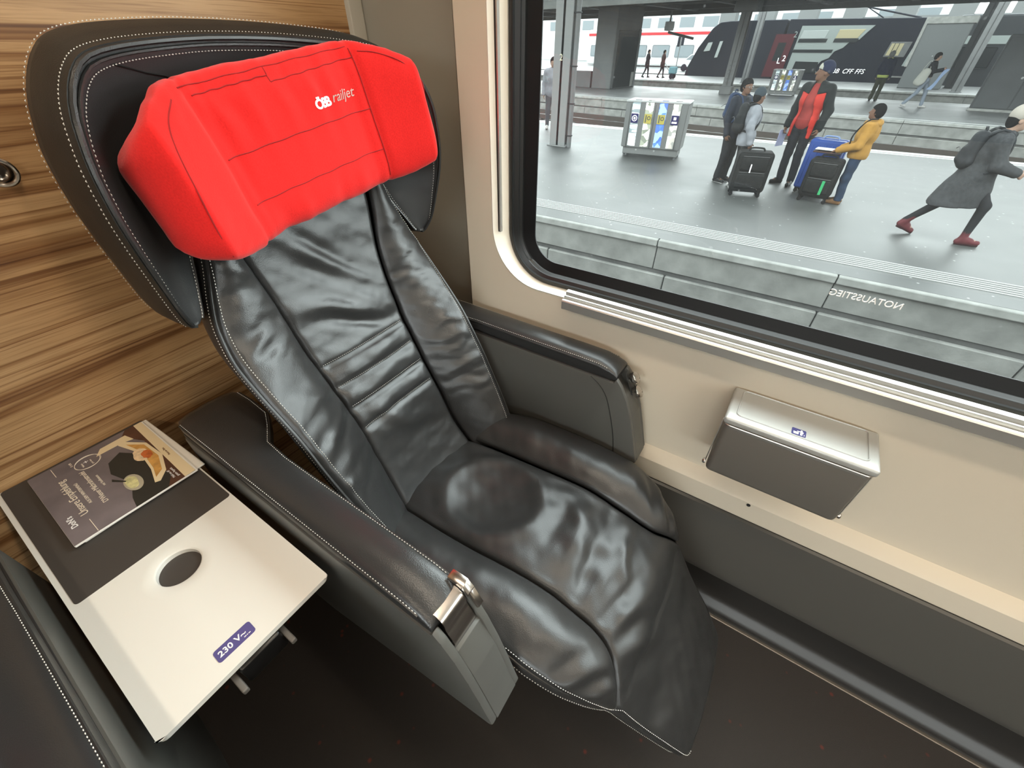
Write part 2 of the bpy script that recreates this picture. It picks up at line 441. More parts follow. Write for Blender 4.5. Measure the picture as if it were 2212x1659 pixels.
# ---- window_1: ivory surround, blind track, gasket, black border, pane, mirrored lettering
win = struct_root('window_1', (0.35, YR, WZ0))
c0 = contour(WX0, WX1, WZ0, WZ1, WRAD)
c1 = contour(WX0 + .004, WX1 - .004, WZ0 + .003, WZ1 - .004, WRAD - .003)
c2 = contour(-0.574, 1.27, 0.830, 1.77, 0.118)
def rings(lst): return grid(np.array([[(a, y, b) for a, b in c] for c, y in lst]), closed_v=True)
part('window_surround', rings([(c0, YR), (c1, YR - .002), (c2, 0.862), (c2, 0.872)]), IVORY, win)
# blind guide slot with metal lip on the left jamb
part('blind_guide', merge(box(-0.5945, -0.5875, 0.8425, 0.86, 0.945, 1.75)), mat('guide_slot', S((30, 28, 26)), 0.6), win, smooth=False)
part('guide_lip', merge(box(-0.5875, -0.5845, 0.842, 0.86, 0.945, 1.75), box(-0.5965, -0.5945, 0.840, 0.86, 0.945, 1.75)), ALU, win, smooth=False)
c3 = contour(-0.570, 1.266, 0.834, 1.766, 0.115); c4 = contour(-0.562, 1.258, 0.842, 1.758, 0.108); c5 = contour(-0.552, 1.248, 0.849, 1.748, 0.10); c6 = contour(-0.546, 1.242, 0.853, 1.742, 0.096)
part('rubber_gasket', rings([(c2, 0.872), (c2, 0.866), (c3, 0.861), (c4, 0.861), (c4, 0.868), (c5, 0.872), (c5, 0.877), (c6, 0.880), (c6, 0.892)]), RUBBER, win, angle=60)
c7 = contour(-0.5165, 1.212, 0.8765, 1.712, 0.066)
part('glass_border', rings([(c6, 0.886), (c7, 0.8935), (c7, 0.8965)]), BLACKGLOSS, win)
def glass_mat():
    m = bpy.data.materials.new('dusty_window_glass'); m.use_nodes = True
    n = m.node_tree; n.nodes.clear()
    o = n.nodes.new('ShaderNodeOutputMaterial'); tr = n.nodes.new('ShaderNodeBsdfTransparent'); gl = n.nodes.new('ShaderNodeBsdfGlossy')
    tl = n.nodes.new("ShaderNodeBsdfTranslucent")
    tr.inputs['Color'].default_value = (0.86, 0.89, 0.87, 1); gl.inputs['Roughness'].default_value = 0.0
    tl.inputs['Color'].default_value = (0.95, 0.97, 0.95, 1)
    t = n.nodes.new('ShaderNodeTexCoord'); no = n.nodes.new('ShaderNodeTexNoise'); no.inputs['Scale'].default_value = 7; no.inputs['Detail'].default_value = 6
    vo = n.nodes.new('ShaderNodeTexVoronoi'); vo.inputs['Scale'].default_value = 38
    mr = n.nodes.new('ShaderNodeMapRange'); mr.inputs['To Min'].default_value = 0.003; mr.inputs['To Max'].default_value = 0.014
    mv = n.nodes.new('ShaderNodeMapRange'); mv.inputs['From Min'].default_value = 0.03; mv.inputs['From Max'].default_value = 0.09; mv.inputs['To Min'].default_value = 0.03; mv.inputs['To Max'].default_value = 0.0
    ad = n.nodes.new('ShaderNodeMath'); ad.operation = 'ADD'
    n.links.new(t.outputs['Object'], no.inputs['Vector']); n.links.new(t.outputs['Object'], vo.inputs['Vector'])
    n.links.new(no.outputs['Fac'], mr.inputs[0]); n.links.new(vo.outputs['Distance'], mv.inputs[0])
    n.links.new(mr.outputs[0], ad.inputs[0]); n.links.new(mv.outputs[0], ad.inputs[1])
    m1 = n.nodes.new('ShaderNodeMixShader'); m2 = n.nodes.new('ShaderNodeMixShader')
    n.links.new(ad.outputs[0], m1.inputs[0]); n.links.new(tr.outputs[0], m1.inputs[1]); n.links.new(tl.outputs[0], m1.inputs[2])
    n.links.new(thin_reflect(n), m2.inputs[0]); n.links.new(m1.outputs[0], m2.inputs[1]); n.links.new(gl.outputs[0], m2.inputs[2])
    n.links.new(m2.outputs[0], o.inputs['Surface'])
    return m
pane = part('glass_pane', (np.array([(a, 0.895, b) for a, b in contour(-0.53, 1.225, 0.862, 1.725, 0.07)]), [tuple(range(60))[::-1]]), glass_mat(), win, smooth=False)
LETTER_W = mat('white_lettering', S((240, 240, 240)), 0.6)
# NOTAUSSTIEG is read from outside, so it stands mirrored seen from the seat
part('lettering', place(text_geo('NOTAUSSTIEG', 0.0165), (0.162, 0.8945, 0.953), (-1, 0, 0.0), (0, 0, 1)), LETTER_W, win, smooth=False)
# aluminium sill rail with its ridges
sill = [(0.835, 0.808), (0.8085, 0.808), (0.8065, 0.810), (0.8065, 0.829), (0.8085, 0.832), (0.8125, 0.833), (0.8150, 0.8315), (0.8155, 0.828), (0.8185, 0.828), (0.8195, 0.8385), (0.8225, 0.8390), (0.8230, 0.834), (0.8265, 0.834), (0.8275, 0.8455), (0.8375, 0.8470), (0.8385, 0.838), (0.850, 0.838), (0.850, 0.808)]
r1 = struct('trim_4', prism(sill, -0.386, 1.20, 'x'), ALU, angle=20)
# ================================================================ the business seat
YC = 0.465
RED = None
def red_fabric():
    m = bpy.data.materials.new('red_wool_cover'); m.use_nodes = True
    n = m.node_tree; b = n.nodes['Principled BSDF']
    b.inputs['Roughness'].default_value = 0.85; b.inputs['Sheen Weight'].default_value = 0.15; b.inputs['Specular IOR Level'].default_value = 0.2
    t = n.nodes.new('ShaderNodeTexCoord')
    no = n.nodes.new('ShaderNodeTexNoise'); no.inputs['Scale'].default_value = 420; no.inputs['Detail'].default_value = 3
    r = n.nodes.new('ShaderNodeValToRGB'); r.color_ramp.elements[0].position = 0.3; r.color_ramp.elements[0].color = S((206, 28, 26))
    r.color_ramp.elements[1].position = 0.7; r.color_ramp.elements[1].color = S((220, 34, 31))
    bp = n.nodes.new('ShaderNodeBump'); bp.inputs['Strength'].default_value = 0.25; bp.inputs['Distance'].default_value = 0.0012
    n.links.new(t.outputs['Object'], no.inputs['Vector']); n.links.new(no.outputs['Fac'], r.inputs[0]); n.links.new(r.outputs[0], b.inputs['Base Color'])
    n.links.new(no.outputs['Fac'], bp.inputs['Height']); n.links.new(bp.outputs[0], b.inputs['Normal'])
    return m
RED = red_fabric()
SEAM = mat('dark_seam', S((10, 10, 10)), 0.6)

def normals(P, flip=False):
    du = np.gradient(P, axis=0); dv = np.gradient(P, axis=1)
    n = np.cross(du, dv); n /= np.linalg.norm(n, axis=2)[..., None] + 1e-12
    return -n if flip else n

def puff(P, ref, depth=0.012, edge=0.03, height=0.004, bumps=None):
    """turn a surface patch into an upholstered panel: edges roll down into the seam"""
    N = normals(P)
    if (N[P.shape[0] // 2, P.shape[1] // 2] @ np.array(ref)) < 0: N = -N
    nu, nv = P.shape[:2]
    def cum(A, ax):
        d = np.linalg.norm(np.diff(A, axis=ax), axis=2)
        c = np.concatenate([np.zeros_like(np.take(d, [0], ax)), np.cumsum(d, ax)], ax); return c
    cu = cum(P, 0); cv = cum(P, 1)
    du = np.minimum(cu, cu[-1:, :] - cu); dv = np.minimum(cv, cv[:, -1:] - cv)
    dist = np.minimum(du, dv)
    e = np.clip(dist / edge, 0, 1); prof = np.sqrt(np.clip(1 - (1 - e) ** 2, 0, 1))
    H = -depth + (depth + height) * prof
    if bumps is not None: H = H + bumps(P, cu, cv) * np.clip(dist / 0.02, 0, 1)
    return P + N * H[..., None], N

def interp_tab(tab, n, cols, key=None):
    t = np.asarray(tab, float); return spline(t, n)

seat = thing('business_seat', 'black leather reclining train seat with a red headrest cover, beside the window', 'seat', (-0.45, YC, 0.0))

# ---------- backrest ---------------------------------------------------------------------------
# z, seam x, seam w, outer x, outer w
BK = [(1.14, -.775, .150, -.775, .172), (1.08, -.772, .150, -.768, .187), (1.025, -.766, .146, -.758, .203), (.97, -.757, .136, -.744, .226),
      (.936, -.749, .131, -.732, .239), (.897, -.739, .128, -.711, .248), (.869, -.731, .127, -.691, .251), (.825, -.716, .125, -.653, .250),
      (.785, -.697, .121, -.619, .247), (.744, -.675, .119, -.591, .244), (.678, -.638, .115, -.553, .242), (.605, -.603, .117, -.512, .236),
      (.54, -.577, .118, -.475, .228), (.50, -.556, .121, -.455, .222), (.455, -.527, .126, -.440, .216), (.43, -.512, .13, -.432, .214)]
BS = spline(BK, 110)
def back_center():
    nu, nv = len(BS), 48; u = np.linspace(-1, 1, nv)
    P = np.zeros((nu, nv, 3))
    for i, (z, xs, ws, xo, wo) in enumerate(BS):
        lum = 0.016 * math.exp(-((z - .76) / .14) ** 2)
        P[i, :, 0] = xs - 0.010 * (1 - u ** 2) + lum * (1 - u ** 2); P[i, :, 1] = YC + ws * u; P[i, :, 2] = z
    return P
def back_bumps(P, cu, cv):
    h = np.zeros(P.shape[:2]); z = P[..., 2]; y = P[..., 1] - YC
    for zq in (.786, .740, .694, .647): h -= 0.0075 * np.exp(-((z - zq) / .0045) ** 2)
    for zq in (.763, .717, .670): h += 0.0035 * np.exp(-((z - zq) / .014) ** 2) * (1 + 0.4 * np.sin(y * 60 + zq * 90))
    # slack folds of the worn leather
    f = lambda zc, s, wd, a, tilt, yc, yw: a * np.exp(-(((z - zc) + tilt * y + 0.05 * np.sin(y * 13)) / wd) ** 2) * np.exp(-((y - yc) / yw) ** 2)
    h += f(.865, 0, .016, .008, -.10, -.02, .09) - f(.838, 0, .013, .009, -.16, .02, .10)
    h += f(.905, 0, .022, .006, .10, .05, .07) - f(.925, 0, .02, .005, .2, -.03, .08) + f(.965, 0, .02, .005, .25, 0, .1)
    h -= f(.985, 0, .014, .005, .3, .03, .07)
    h += f(.60, 0, .03, .007, .3, -.02, .05) - f(.565, 0, .02, .006, -.3, .03, .06) + 0.0022 * fnoise(P, 9, 3)
    return h
bc, bn = puff(back_center(), (1, 0, .5), 0.006, 0.014, 0.004, back_bumps)
part('back_centre_panel', grid(bc), BLACK_L, seat, angle=180)
# stitched cross seams on the centre panel
sg = []
for zq in (.786, .740, .694, .647):
    i = int(np.argmin(np.abs(BS[:, 0] - (zq + 0.0025)))); row = bc[i, 2:-2] + bn[i, 2:-2] * 0.0012
    sg.append(stitches(row, bn[i, 2:-2], 0.0046, 0.003, 0.0005, 0.0006))
part('cross_stitching', merge(*sg), THREAD, seat, kind='stuff')

def back_bolster(sg_):
    nu, nv = len(BS), 34; P = np.zeros((nu, nv, 3)); t = np.linspace(0, 1, nv)
    for i, (z, xs, ws, xo, wo) in enumerate(BS):
        bulge = 0.018 * np.sin(PI * t ** 0.85)
        P[i, :, 0] = xs + (xo - xs) * t ** 1.1 + bulge * 0.9
        P[i, :, 1] = YC + sg_ * (ws + (wo - ws) * t); P[i, :, 2] = z + 0.004 * np.sin(PI * t)
    return P
def bolster_bumps(sgn):
    def f(P, cu, cv):
        z = P[..., 2]; w_ = np.abs(P[..., 1] - YC); h = np.zeros(P.shape[:2])
        r = np.random.RandomState(5 if sgn < 0 else 9)
        for k in range(30):
            zc = .60 + .44 * r.rand(); sl = -.30 + .45 * r.rand(); a = .0010 + .0022 * r.rand(); wd = .005 + .006 * r.rand(); wc = .16 + .08 * r.rand()
            h += (1 if k % 3 else -1.0) * a * np.exp(-(((z - zc) + sl * (w_ - .19) + .006 * np.sin(w_ * 70 + k)) / wd) ** 2) * np.exp(-((w_ - wc) / .070) ** 2)
        return h + 0.0012 * fnoise(P, 8, 4)
    return f
OUT_EDGE = {}
for s_ in (-1, 1):
    P, N = puff(back_bolster(s_), (1, 0, .5), 0.006, 0.014, 0.004, bolster_bumps(s_))
    part('back_bolster', grid(P, flip=(s_ > 0)), BLACK_L, seat, angle=180, label='pleated side bolster of the backrest')
    E_ = P[:, -1]; OUT_EDGE[s_] = E_
    # side gusset running to the rear, piping and two stitch rows
    nr = 14; G = np.zeros((len(E_), nr, 3)); tt = np.linspace(0, 1, nr)
    for j, t in enumerate(tt):
        G[:, j, 0] = E_[:, 0] - 0.115 * t - 0.004 * math.sin(PI * t)
        G[:, j, 1] = E_[:, 1] + s_ * (0.006 * math.sin(PI * min(1, t * 1.4)) - 0.03 * t ** 2); G[:, j, 2] = E_[:, 2] + 0.02 * t
    part('back_gusset', grid(G, flip=(s_ < 0)), BLACK_S, seat, angle=180)
    pip = E_[8:-2] + np.array([0.0005, s_ * 0.0015, 0])
    part('piping', tube(pip, 0.0032, 6), BLACK_S, seat)
    nn = np.tile(np.array([0.7, s_ * 0.6, 0.3]), (len(E_), 1))
    a = P[8:-2, -4] + N[8:-2, -4] * 0.0006; b = G[8:-2, 1] + np.array([-0.004, s_ * 0.001, 0])
    part('edge_stitching', merge(stitches(a, N[8:-2, -4]), stitches(b, np.tile([0.1, s_ * 1.0, 0.2], (len(b), 1)))), THREAD, seat, kind='stuff')
# rear body of the backrest
nb = 20; RB = np.zeros((len(BS[::4]), nb, 3)); u = np.linspace(-1, 1, nb)
for i, (z, xs, ws, xo, wo) in enumerate(BS[::4]):
    RB[i, :, 0] = xo - 0.112 - 0.02 * (1 - u ** 2); RB[i, :, 1] = YC + (wo - 0.028) * u; RB[i, :, 2] = z + 0.02
part('back_shell', grid(RB, flip=True), DARK_P, seat)

# ---------- seat cushion with leg flap -----------------------------------------------------------
# x, seam z, seam w, outer z, outer w
CU = [(-.585, .436, .122, .470, .205), (-.527, .452, .130, .492, .222), (-.46, .462, .133, .500, .243), (-.40, .468, .134, .506, .256), (-.319, .477, .133, .508, .261),
      (-.249, .487, .131, .508, .262), (-.183, .494, .129, .505, .262), (-.134, .490, .127, .500, .262), (-.110, .484, .127, .496, .262),
      (-.072, .473, .128, .483, .257), (-.040, .463, .129, .463, .248), (-.010, .449, .136, .438, .234), (.012, .434, .150, .418, .222), (.030, .412, .168, .397, .210),
      (.046, .379, .191, .376, .197)]
FL = [(.046, .379, .195), (.070, .346, .187), (.095, .313, .178), (.120, .287, .170), (.146, .261, .161), (.175, .229, .150), (.199, .201, .138), (.207, .192, .118)]
CS = spline(CU, 90); FS = spline(FL, 40)
def cush_center():
    rows = [(x, z, w_, 0) for x, z, w_, zo, wo in CS] + [(x, z, w_, 1) for x, z, w_ in FS[1:]]
    nv = 60; u = np.linspace(-1, 1, nv); P = np.zeros((len(rows), nv, 3))
    T = np.gradient(np.array([[r[0], r[1]] for r in rows]), axis=0); T /= np.linalg.norm(T, axis=1)[:, None]
    for i, (x, z, w_, fl) in enumerate(rows):
        nx, nz = -T[i, 1], T[i, 0]
        dome = (0.012 if fl else 0.010) * (1 - u ** 2)
        P[i, :, 0] = x + nx * dome; P[i, :, 1] = YC + w_ * u; P[i, :, 2] = z + nz * dome
    return P
def cush_bumps(P, cu, cv):
    x = P[..., 0]; y = P[..., 1] - YC
    g = lambda xc, yc_, a, wx, wy, rot=0: a * np.exp(-((((x - xc) * math.cos(rot) + (y - yc_) * math.sin(rot)) / wx) ** 2 + ((-(x - xc) * math.sin(rot) + (y - yc_) * math.cos(rot)) / wy) ** 2))
    h = g(-.36, 0, -.022, .10, .085) + 0.007 * np.exp(-((np.sqrt(((x + .36) / 1.15) ** 2 + y ** 2) - .105) / .02) ** 2)
    # pulled folds across the front of the cushion
    for xc, yc_, a, wx, wy, ro in ((-.135, -.015, .009, .018, .07, .15), (-.095, -.03, -.008, .014, .09, .1), (-.062, -.05, .007, .012, .06, -.15), (-.052, .04, .008, .013, .06, .35),
                                   (-.02, -.055, -.007, .010, .06, -.25), (.002, -.06, .006, .010, .06, -.3), (.022, -.07, -.006, .009, .05, -.35), (.042, -.075, .006, .010, .05, -.4),
                                   (-.16, .05, .007, .02, .04, .6), (-.19, .0, -.006, .02, .08, 0), (.065, -.09, -.005, .012, .05, -.5), (-.10, .085, -.006, .015, .04, .3), (-.06, .10, .005, .012, .03, .4)):
        h += g(xc, yc_, a, wx, wy, ro)
    return h + 0.0025 * fnoise(P, 6, 8)
cc, cn = puff(cush_center(), (0.3, 0, 1), 0.007, 0.016, 0.004, cush_bumps)
part('cushion_centre_panel', grid(cc, flip=False), BLACK_S, seat, angle=180)
def cush_bolster(s_):
    nv = 36; t = np.linspace(0, 1, nv); P = np.zeros((len(CS), nv, 3))
    for i, (x, z, w_, zo, wo) in enumerate(CS):
        k = min(1, max(0, (wo - w_) / .12))
        P[i, :, 0] = x + 0.006 * k * np.sin(PI * t) * (x > -.1); P[i, :, 1] = YC + s_ * (w_ + (max(wo, w_ + .003) - w_) * t)
        P[i, :, 2] = z + (zo - z) * t + 0.024 * k * np.sin(PI * t ** 0.9)
    return P
def cb_bumps(sgn):
    def f(P, cu, cv):
        x = P[..., 0]; w_ = np.abs(P[..., 1] - YC); h = 0.0016 * fnoise(P, 7, 12)
        for xc, wc, a, wx, sl in ((-.05, .21, -.006, .012, .5), (-.028, .215, .005, .012, .6), (-.09, .20, .004, .02, .3), (-.005, .20, -.005, .009, .7), (-.17, .19, .003, .03, -.4), (.012, .20, .004, .009, .6)):
            h += a * np.exp(-(((x - xc) + sl * (w_ - wc)) / wx) ** 2) * np.exp(-((w_ - wc) / .04) ** 2)
        return h
    return f
CE = {}
for s_ in (-1, 1):
    P, N = puff(cush_bolster(s_), (0.2, 0, 1), 0.007, 0.016, 0.004, cb_bumps(s_))
    part('cushion_bolster', grid(P, flip=(s_ < 0)), BLACK_S, seat, angle=180, label='raised side bolster of the seat cushion')
    CE[s_] = (P[:, -1], P[:, -3], N[:, -3])
# edge of the cushion: run down one side, round the flap, up the other
def edge_path(sg_):
    a = CE[sg_][0][:-2]; nC = len(CS)
    b = cc[nC + 1:, 0 if sg_ < 0 else -1]
    return np.vstack([a, b])
pl, pr_ = edge_path(-1), edge_path(1)
bot = cc[-1, 1:-1]
path = np.vstack([pl, bot, pr_[::-1]])
cen = np.array([-0.1, YC, 0.40])
drop = np.zeros_like(path)
for i, p in enumerate(path):
    fl = np.clip((p[0] - 0.0) / 0.1, 0, 1)
    drop[i] = (1 - fl) * np.array([0.0, 0, -1]) + fl * np.array([-0.85, 0, -0.45]); drop[i] /= np.linalg.norm(drop[i])
side = np.sign(path[:, 1] - YC)
nr = 10; G = np.zeros((len(path), nr, 3))
for j, t in enumerate(np.linspace(0, 1, nr)):
    G[:, j] = path + drop * (0.075 * t); G[:, j, 1] += side * (0.006 * math.sin(PI * t) - 0.022 * t ** 2)
part('cushion_gusset', grid(G, flip=True), BLACK_S, seat, angle=180)
part('cushion_piping', tube(path[6:-6:2] + np.array([0, 0, 0.0]), 0.0034, 6), BLACK_S, seat)
lower = G[:, 2] + np.c_[np.zeros(len(path)), side * 0.001, np.zeros(len(path))]
upper = np.vstack([CE[-1][1][:-2] + CE[-1][2][:-2] * .0008, cc[len(CS) + 1:, 1] + cn[len(CS) + 1:, 1] * 0.002])
part('cushion_stitching', merge(stitches(upper[20:], np.tile([0.2, -0.5, 0.9], (len(upper) - 20, 1)), lift=0.0012), stitches(lower[20:len(pl) + 40], np.c_[np.zeros(len(pl) + 20), np.full(len(pl) + 20, -1.0), np.full(len(pl) + 20, 0.2)])), THREAD, seat, kind='stuff')
# underside
U = np.zeros((len(pl), 8, 3))
for j, t in enumerate(np.linspace(0, 1, 8)): U[:, j] = G[:len(pl), -1] * (1 - t) + G[::-1][:len(pl), -1] * t
part('cushion_underside', grid(U), DARK_P, seat)
# pedestal
part('pedestal', rbox(-0.62, -0.22, YC - .17, YC + .17, 0.0, 0.37, 0.02), DARK_P, seat)
part('leg_flap_bracket', rbox(-0.24, 0.07, YC - .09, YC + .09, 0.20, 0.30, 0.015), DARK_P, seat)

# ---------- winged headrest shell ----------------------------------------------------------------
A_ = [(.262, .953, -.737), (.270, .957, -.734), (.279, .987, -.717), (.288, 1.047, -.700), (.294, 1.096, -.689), (.296, 1.139, -.686), (.293, 1.186, -.687), (.287, 1.216, -.690),
      (.279, 1.240, -.697), (.267, 1.260, -.708), (.250, 1.278, -.722), (.228, 1.291, -.738), (.190, 1.299, -.758), (.13, 1.305, -.782), (.06, 1.309, -.797), (0, 1.310, -.80)]
right = spline(A_, 70); full = np.vstack([right, right[-2::-1] * np.array([-1, 1, 1])])      # right tip -> top -> left tip
rim = np.c_[full[:, 2], YC + full[:, 0], full[:, 1]]
B_ = [(.262, .953, -.737), (.247, .957, -.742), (.232, .985, -.752), (.214, 1.02, -.765), (.195, 1.06, -.778), (.165, 1.10, -.79), (.09, 1.125, -.80), (0, 1.13, -.80)]
ri = spline(B_, 70); fi = np.vstack([ri, ri[-2::-1] * np.array([-1, 1, 1])]); inn = np.c_[fi[:, 2], YC + fi[:, 0], fi[:, 1]]
nv = 26; P = np.zeros((len(rim), nv, 3))
for j, t in enumerate(np.linspace(0, 1, nv)):
    P[:, j] = rim * (1 - t) + inn * t
    span = np.linalg.norm(inn - rim, axis=1)
    P[:, j, 0] -= np.clip(span, 0, .14) * 0.24 * (1 - (1 - min(1, t * 1.6)) ** 2) * (1 - t * 0.6)
Pf, Nf = puff(P, (1, 0, 0), 0.004, 0.012, 0.001, lambda P, cu, cv: 0.001 * fnoise(P, 6, 21))
head = part('headrest_shell', grid(Pf), LINING, seat, angle=180, label='winged black leather headrest shell')
# outer band: front piping, side wall, rear rounding
def outward(i, C):
    t = np.gradient(C[:, 1:], axis=0); t /= np.linalg.norm(t, axis=1)[:, None] + 1e-9
    return np.c_[np.zeros(len(C)), t[:, 1], -t[:, 0]]
O = outward(0, rim)
if (O[5] @ np.array([0, 1, 0])) < 0: O = -O
k = np.abs(full[:, 0]) / .296
dep = 0.135 - 0.055 * np.clip((full[:, 1] - 1.20) / .10, 0, 1)
prof = [(0.0, 0.000), (0.001, 0.0045), (-0.010, 0.006), (-0.35, 0.009), (-0.7, 0.011), (-0.93, 0.008), (-1.0, -0.004), (-1.0, -0.03)]
Bd = np.zeros((len(rim), len(prof), 3))
for j, (d, o) in enumerate(prof):
    dx = d * dep if d < -0.02 else np.full(len(rim), d)
    Bd[:, j] = rim + O * o; Bd[:, j, 0] += dx; Bd[:, j, 2] += np.clip(-d, 0, 1) * 0.016 * np.clip((full[:, 1] - 1.2) / .1, 0, 1)
part('shell_band', grid(Bd, flip=True), BAND_L, head, angle=60)
# closing rear sheet
RS = np.zeros((len(rim), 8, 3)); bi = inn + np.array([-0.10, 0, 0])
for j, t in enumerate(np.linspace(0, 1, 8)): RS[:, j] = Bd[:, -1] * (1 - t) + bi * t
part('shell_rear', grid(RS, flip=True), BLACK_S, head)
# inner lower edge of the wings
IE = np.zeros((len(inn), 5, 3))
for j, t in enumerate(np.linspace(0, 1, 5)): IE[:, j] = Pf[:, -1] * (1 - t) + bi * t; IE[:, j, 2] -= 0.006 * math.sin(PI * t)
part('shell_lower_edge', grid(IE), BLACK_S, head)
part('shell_piping', merge(tube(rim[1:-1:2] + np.array([0.001, 0, 0]), 0.0032, 6), tube(Pf[2:-2:2, 1] + np.array([0.0015, 0, 0]), 0.0022, 6), tube(Pf[3:60, -2] + np.array([0.001, 0, 0]), 0.0025, 6), tube(Pf[-60:-3, -2] + np.array([0.001, 0, 0]), 0.0025, 6)), BLACK_S, head)
st = [stitches(Bd[1:-1, 2] + np.array([-0.003, 0, 0]) + O[1:-1] * .0006, O[1:-1]), stitches(Pf[2:-2, 2] + np.array([0.0012, 0, 0]), np.tile([1.0, 0, 0], (len(Pf) - 4, 1))),
      stitches(Bd[1:-1, 5] + O[1:-1] * .001, O[1:-1], pitch=.006), stitches(Pf[3:40, -3] + np.array([0.0015, 0, 0]), np.tile([1.0, 0, 0], (37, 1))), stitches(Pf[-40:-3, -3] + np.array([0.0015, 0, 0]), np.tile([1.0, 0, 0], (37, 1)))]
part('shell_stitching', merge(*st), THREAD, head, kind='stuff')
# mitred corner seams of the inner lining
for s_ in (-1, 1):
    i = int(np.argmin(np.abs(full[:, 0] - s_ * .236) + 10 * (full[:, 1] < 1.25)))
    line = np.array([Pf[i + s_ * int(2.2 * j), j] for j in range(2, 14)]) + np.array([0.0006, 0, 0])
    part('corner_seam', tube(line, 0.0012, 5), SEAM, head)

# ---------- red neck cushion ---------------------------------------------------------------------
# local frame: a across (tilted 8 degrees), b up, c forward
TL = math.radians(8.0); LEAN = math.radians(6)
pc = np.array([-0.742, YC + 0.005, 1.176])
ea = np.array([0, math.cos(TL), math.sin(TL)]); eb = np.array([-math.sin(LEAN) * math.cos(TL), -math.sin(TL), math.cos(TL)]); eb /= np.linalg.norm(eb); ec = np.cross(ea, eb)
def pil(a, b, c): return pc + a * ea + b * eb + c * ec
def pil_half_height(a, top=True):
    t = abs(a) / (.262 if a < 0 else .276)
    if t < .5: return .113
    q_ = (t - .5) / .5
    return .113 - ((.066 * q_ ** 2.0 if a < 0 else .088 * q_ ** 1.5) if top else .030 * q_ ** 2.4)
def pil_front(a):
    t = abs(a)
    if t < .12: return .030
    if t < .222: return .030 + .070 * ((t - .12) / .102) ** 1.1
    return .100 - .042 * ((t - .222) / .040) ** 1.25
nu, nv = 120, 76
aa = np.linspace(-.262, .276, nu); th = np.linspace(0, 2 * PI, nv, endpoint=False)
P = np.zeros((nu, nv, 3)); NRM = []
for i, a in enumerate(aa):
    cf = pil_front(a); t = abs(a) / (.262 if a < 0 else .276)
    thick = 0.036 - 0.006 * t
    endc = math.sqrt(max(0.0, 1 - max(0.0, (t - .93) / .07) ** 2)) if t > .93 else 1.0
    endc = max(endc, 0.25)
    for j, q in enumerate(th):
        cs, sn = math.cos(q), math.sin(q); hh = pil_half_height(a, sn > 0)
        e = 0.36                                  # superellipse section: flat front
        bb_ = math.copysign(abs(sn) ** e, sn) * hh * (0.80 + 0.20 * endc); c_ = math.copysign(abs(cs) ** 0.62, cs) * thick * endc
        drop_ = 0.008 * max(0, (t - .6) / .4) ** 1.5 if sn < 0 else 0
        bv_ = bb_ + drop_; a_ = a
        P[i, j] = pil(a_, bv_, cf + c_ - thick)
def pil_wr(P):
    D = P - pc; a = D @ ea; b = D @ eb; h = np.zeros(P.shape[:2])
    for k in range(16):      # gathered folds under the top seam
        ac = -.19 + .38 * k / 15 + .008 * math.sin(k * 5.1)
        h += (.0012 if k % 2 else -.0012) * np.exp(-((a - ac - .15 * (b - .095)) / .006) ** 2) * np.exp(-((b - .097) / .017) ** 2)
    for ac, sl, am in ((-.11, .28, .0045), (-.06, .22, .0035), (-.01, .2, .0035), (.045, .18, .0035), (.085, .12, .003), (-.135, .3, -.004), (-.085, .26, -.0035), (.015, .2, -.003), (.065, .15, -.003)):
        h += am * np.exp(-((a - ac + sl * (b - .06)) / .009) ** 2) * np.exp(-((b - .052) / .030) ** 2)
    for bc_, am, wd in ((.090, -.0022, .005), (.014, -.0026, .006), (-.052, -.0018, .005)):
        h += am * np.exp(-((b - bc_) / wd) ** 2) * (np.abs(a) < .140)
    for ac, bc_, am in ((-.12, -.085, .004), (-.145, -.05, -.003), (-.05, -.09, .003), (.03, -.092, -.003), (-.09, -.09, -.003), (.08, -.09, .003)):
        h += am * np.exp(-((a - ac) / .013) ** 2 - ((b - bc_) / .022) ** 2)
    for s_ in (-1, 1): h -= 0.0030 * np.exp(-((a - s_ * .141) / .005) ** 2)
    return h + 0.0016 * fnoise(P, 7, 31)
N = normals(np.concatenate([P, P[:, :1]], 1))[:, :-1]
if (N[nu // 2, 0] @ ec) < 0: N = -N
PP = P + N * pil_wr(P)[..., None]
V, F = grid(PP, closed_v=True, flip=True); F = list(F) + [tuple(range(nv)), tuple((nu - 1) * nv + k_ for k_ in range(nv))[::-1]]
cover = part('headrest_cover', (V, F), RED, seat, angle=180, fix=True, label='red fabric cover over the neck cushion')
# raised end seams of the lobes
sm = []
def cov_pt(a, b, lift=0.0002):
    i = int(np.clip(np.searchsorted(aa, a), 1, nu - 1)); f_ = (a - aa[i - 1]) / (aa[i] - aa[i - 1])
    js = [j % nv for j in range(-20, 21)]; c = 0
    for ii, w__ in ((i - 1, 1 - f_), (i, f_)):
        bb2 = np.array([(PP[ii, j] - pc) @ eb for j in js]); cc2 = np.array([(PP[ii, j] - pc) @ ec for j in js]); o_ = np.argsort(bb2); c += w__ * np.interp(b, bb2[o_], cc2[o_])
    return pil(a, b, c + lift)
def cov_line(a0, b0, a1, b1, n=40, wob=0.0006): return np.array([cov_pt(a0 + (a1 - a0) * t, b0 + (b1 - b0) * t + wob * math.sin(t * 31)) for t in np.linspace(0, 1, n)])
for s_ in (-1,): sm.append(tube(spline([cov_pt(s_ * .172, .092), cov_pt(s_ * .198, .072), cov_pt(s_ * .212, .045), cov_pt(s_ * .221, .0), cov_pt(s_ * .226, -.05), cov_pt(s_ * .224, -.088)], 60), 0.0010, 5))
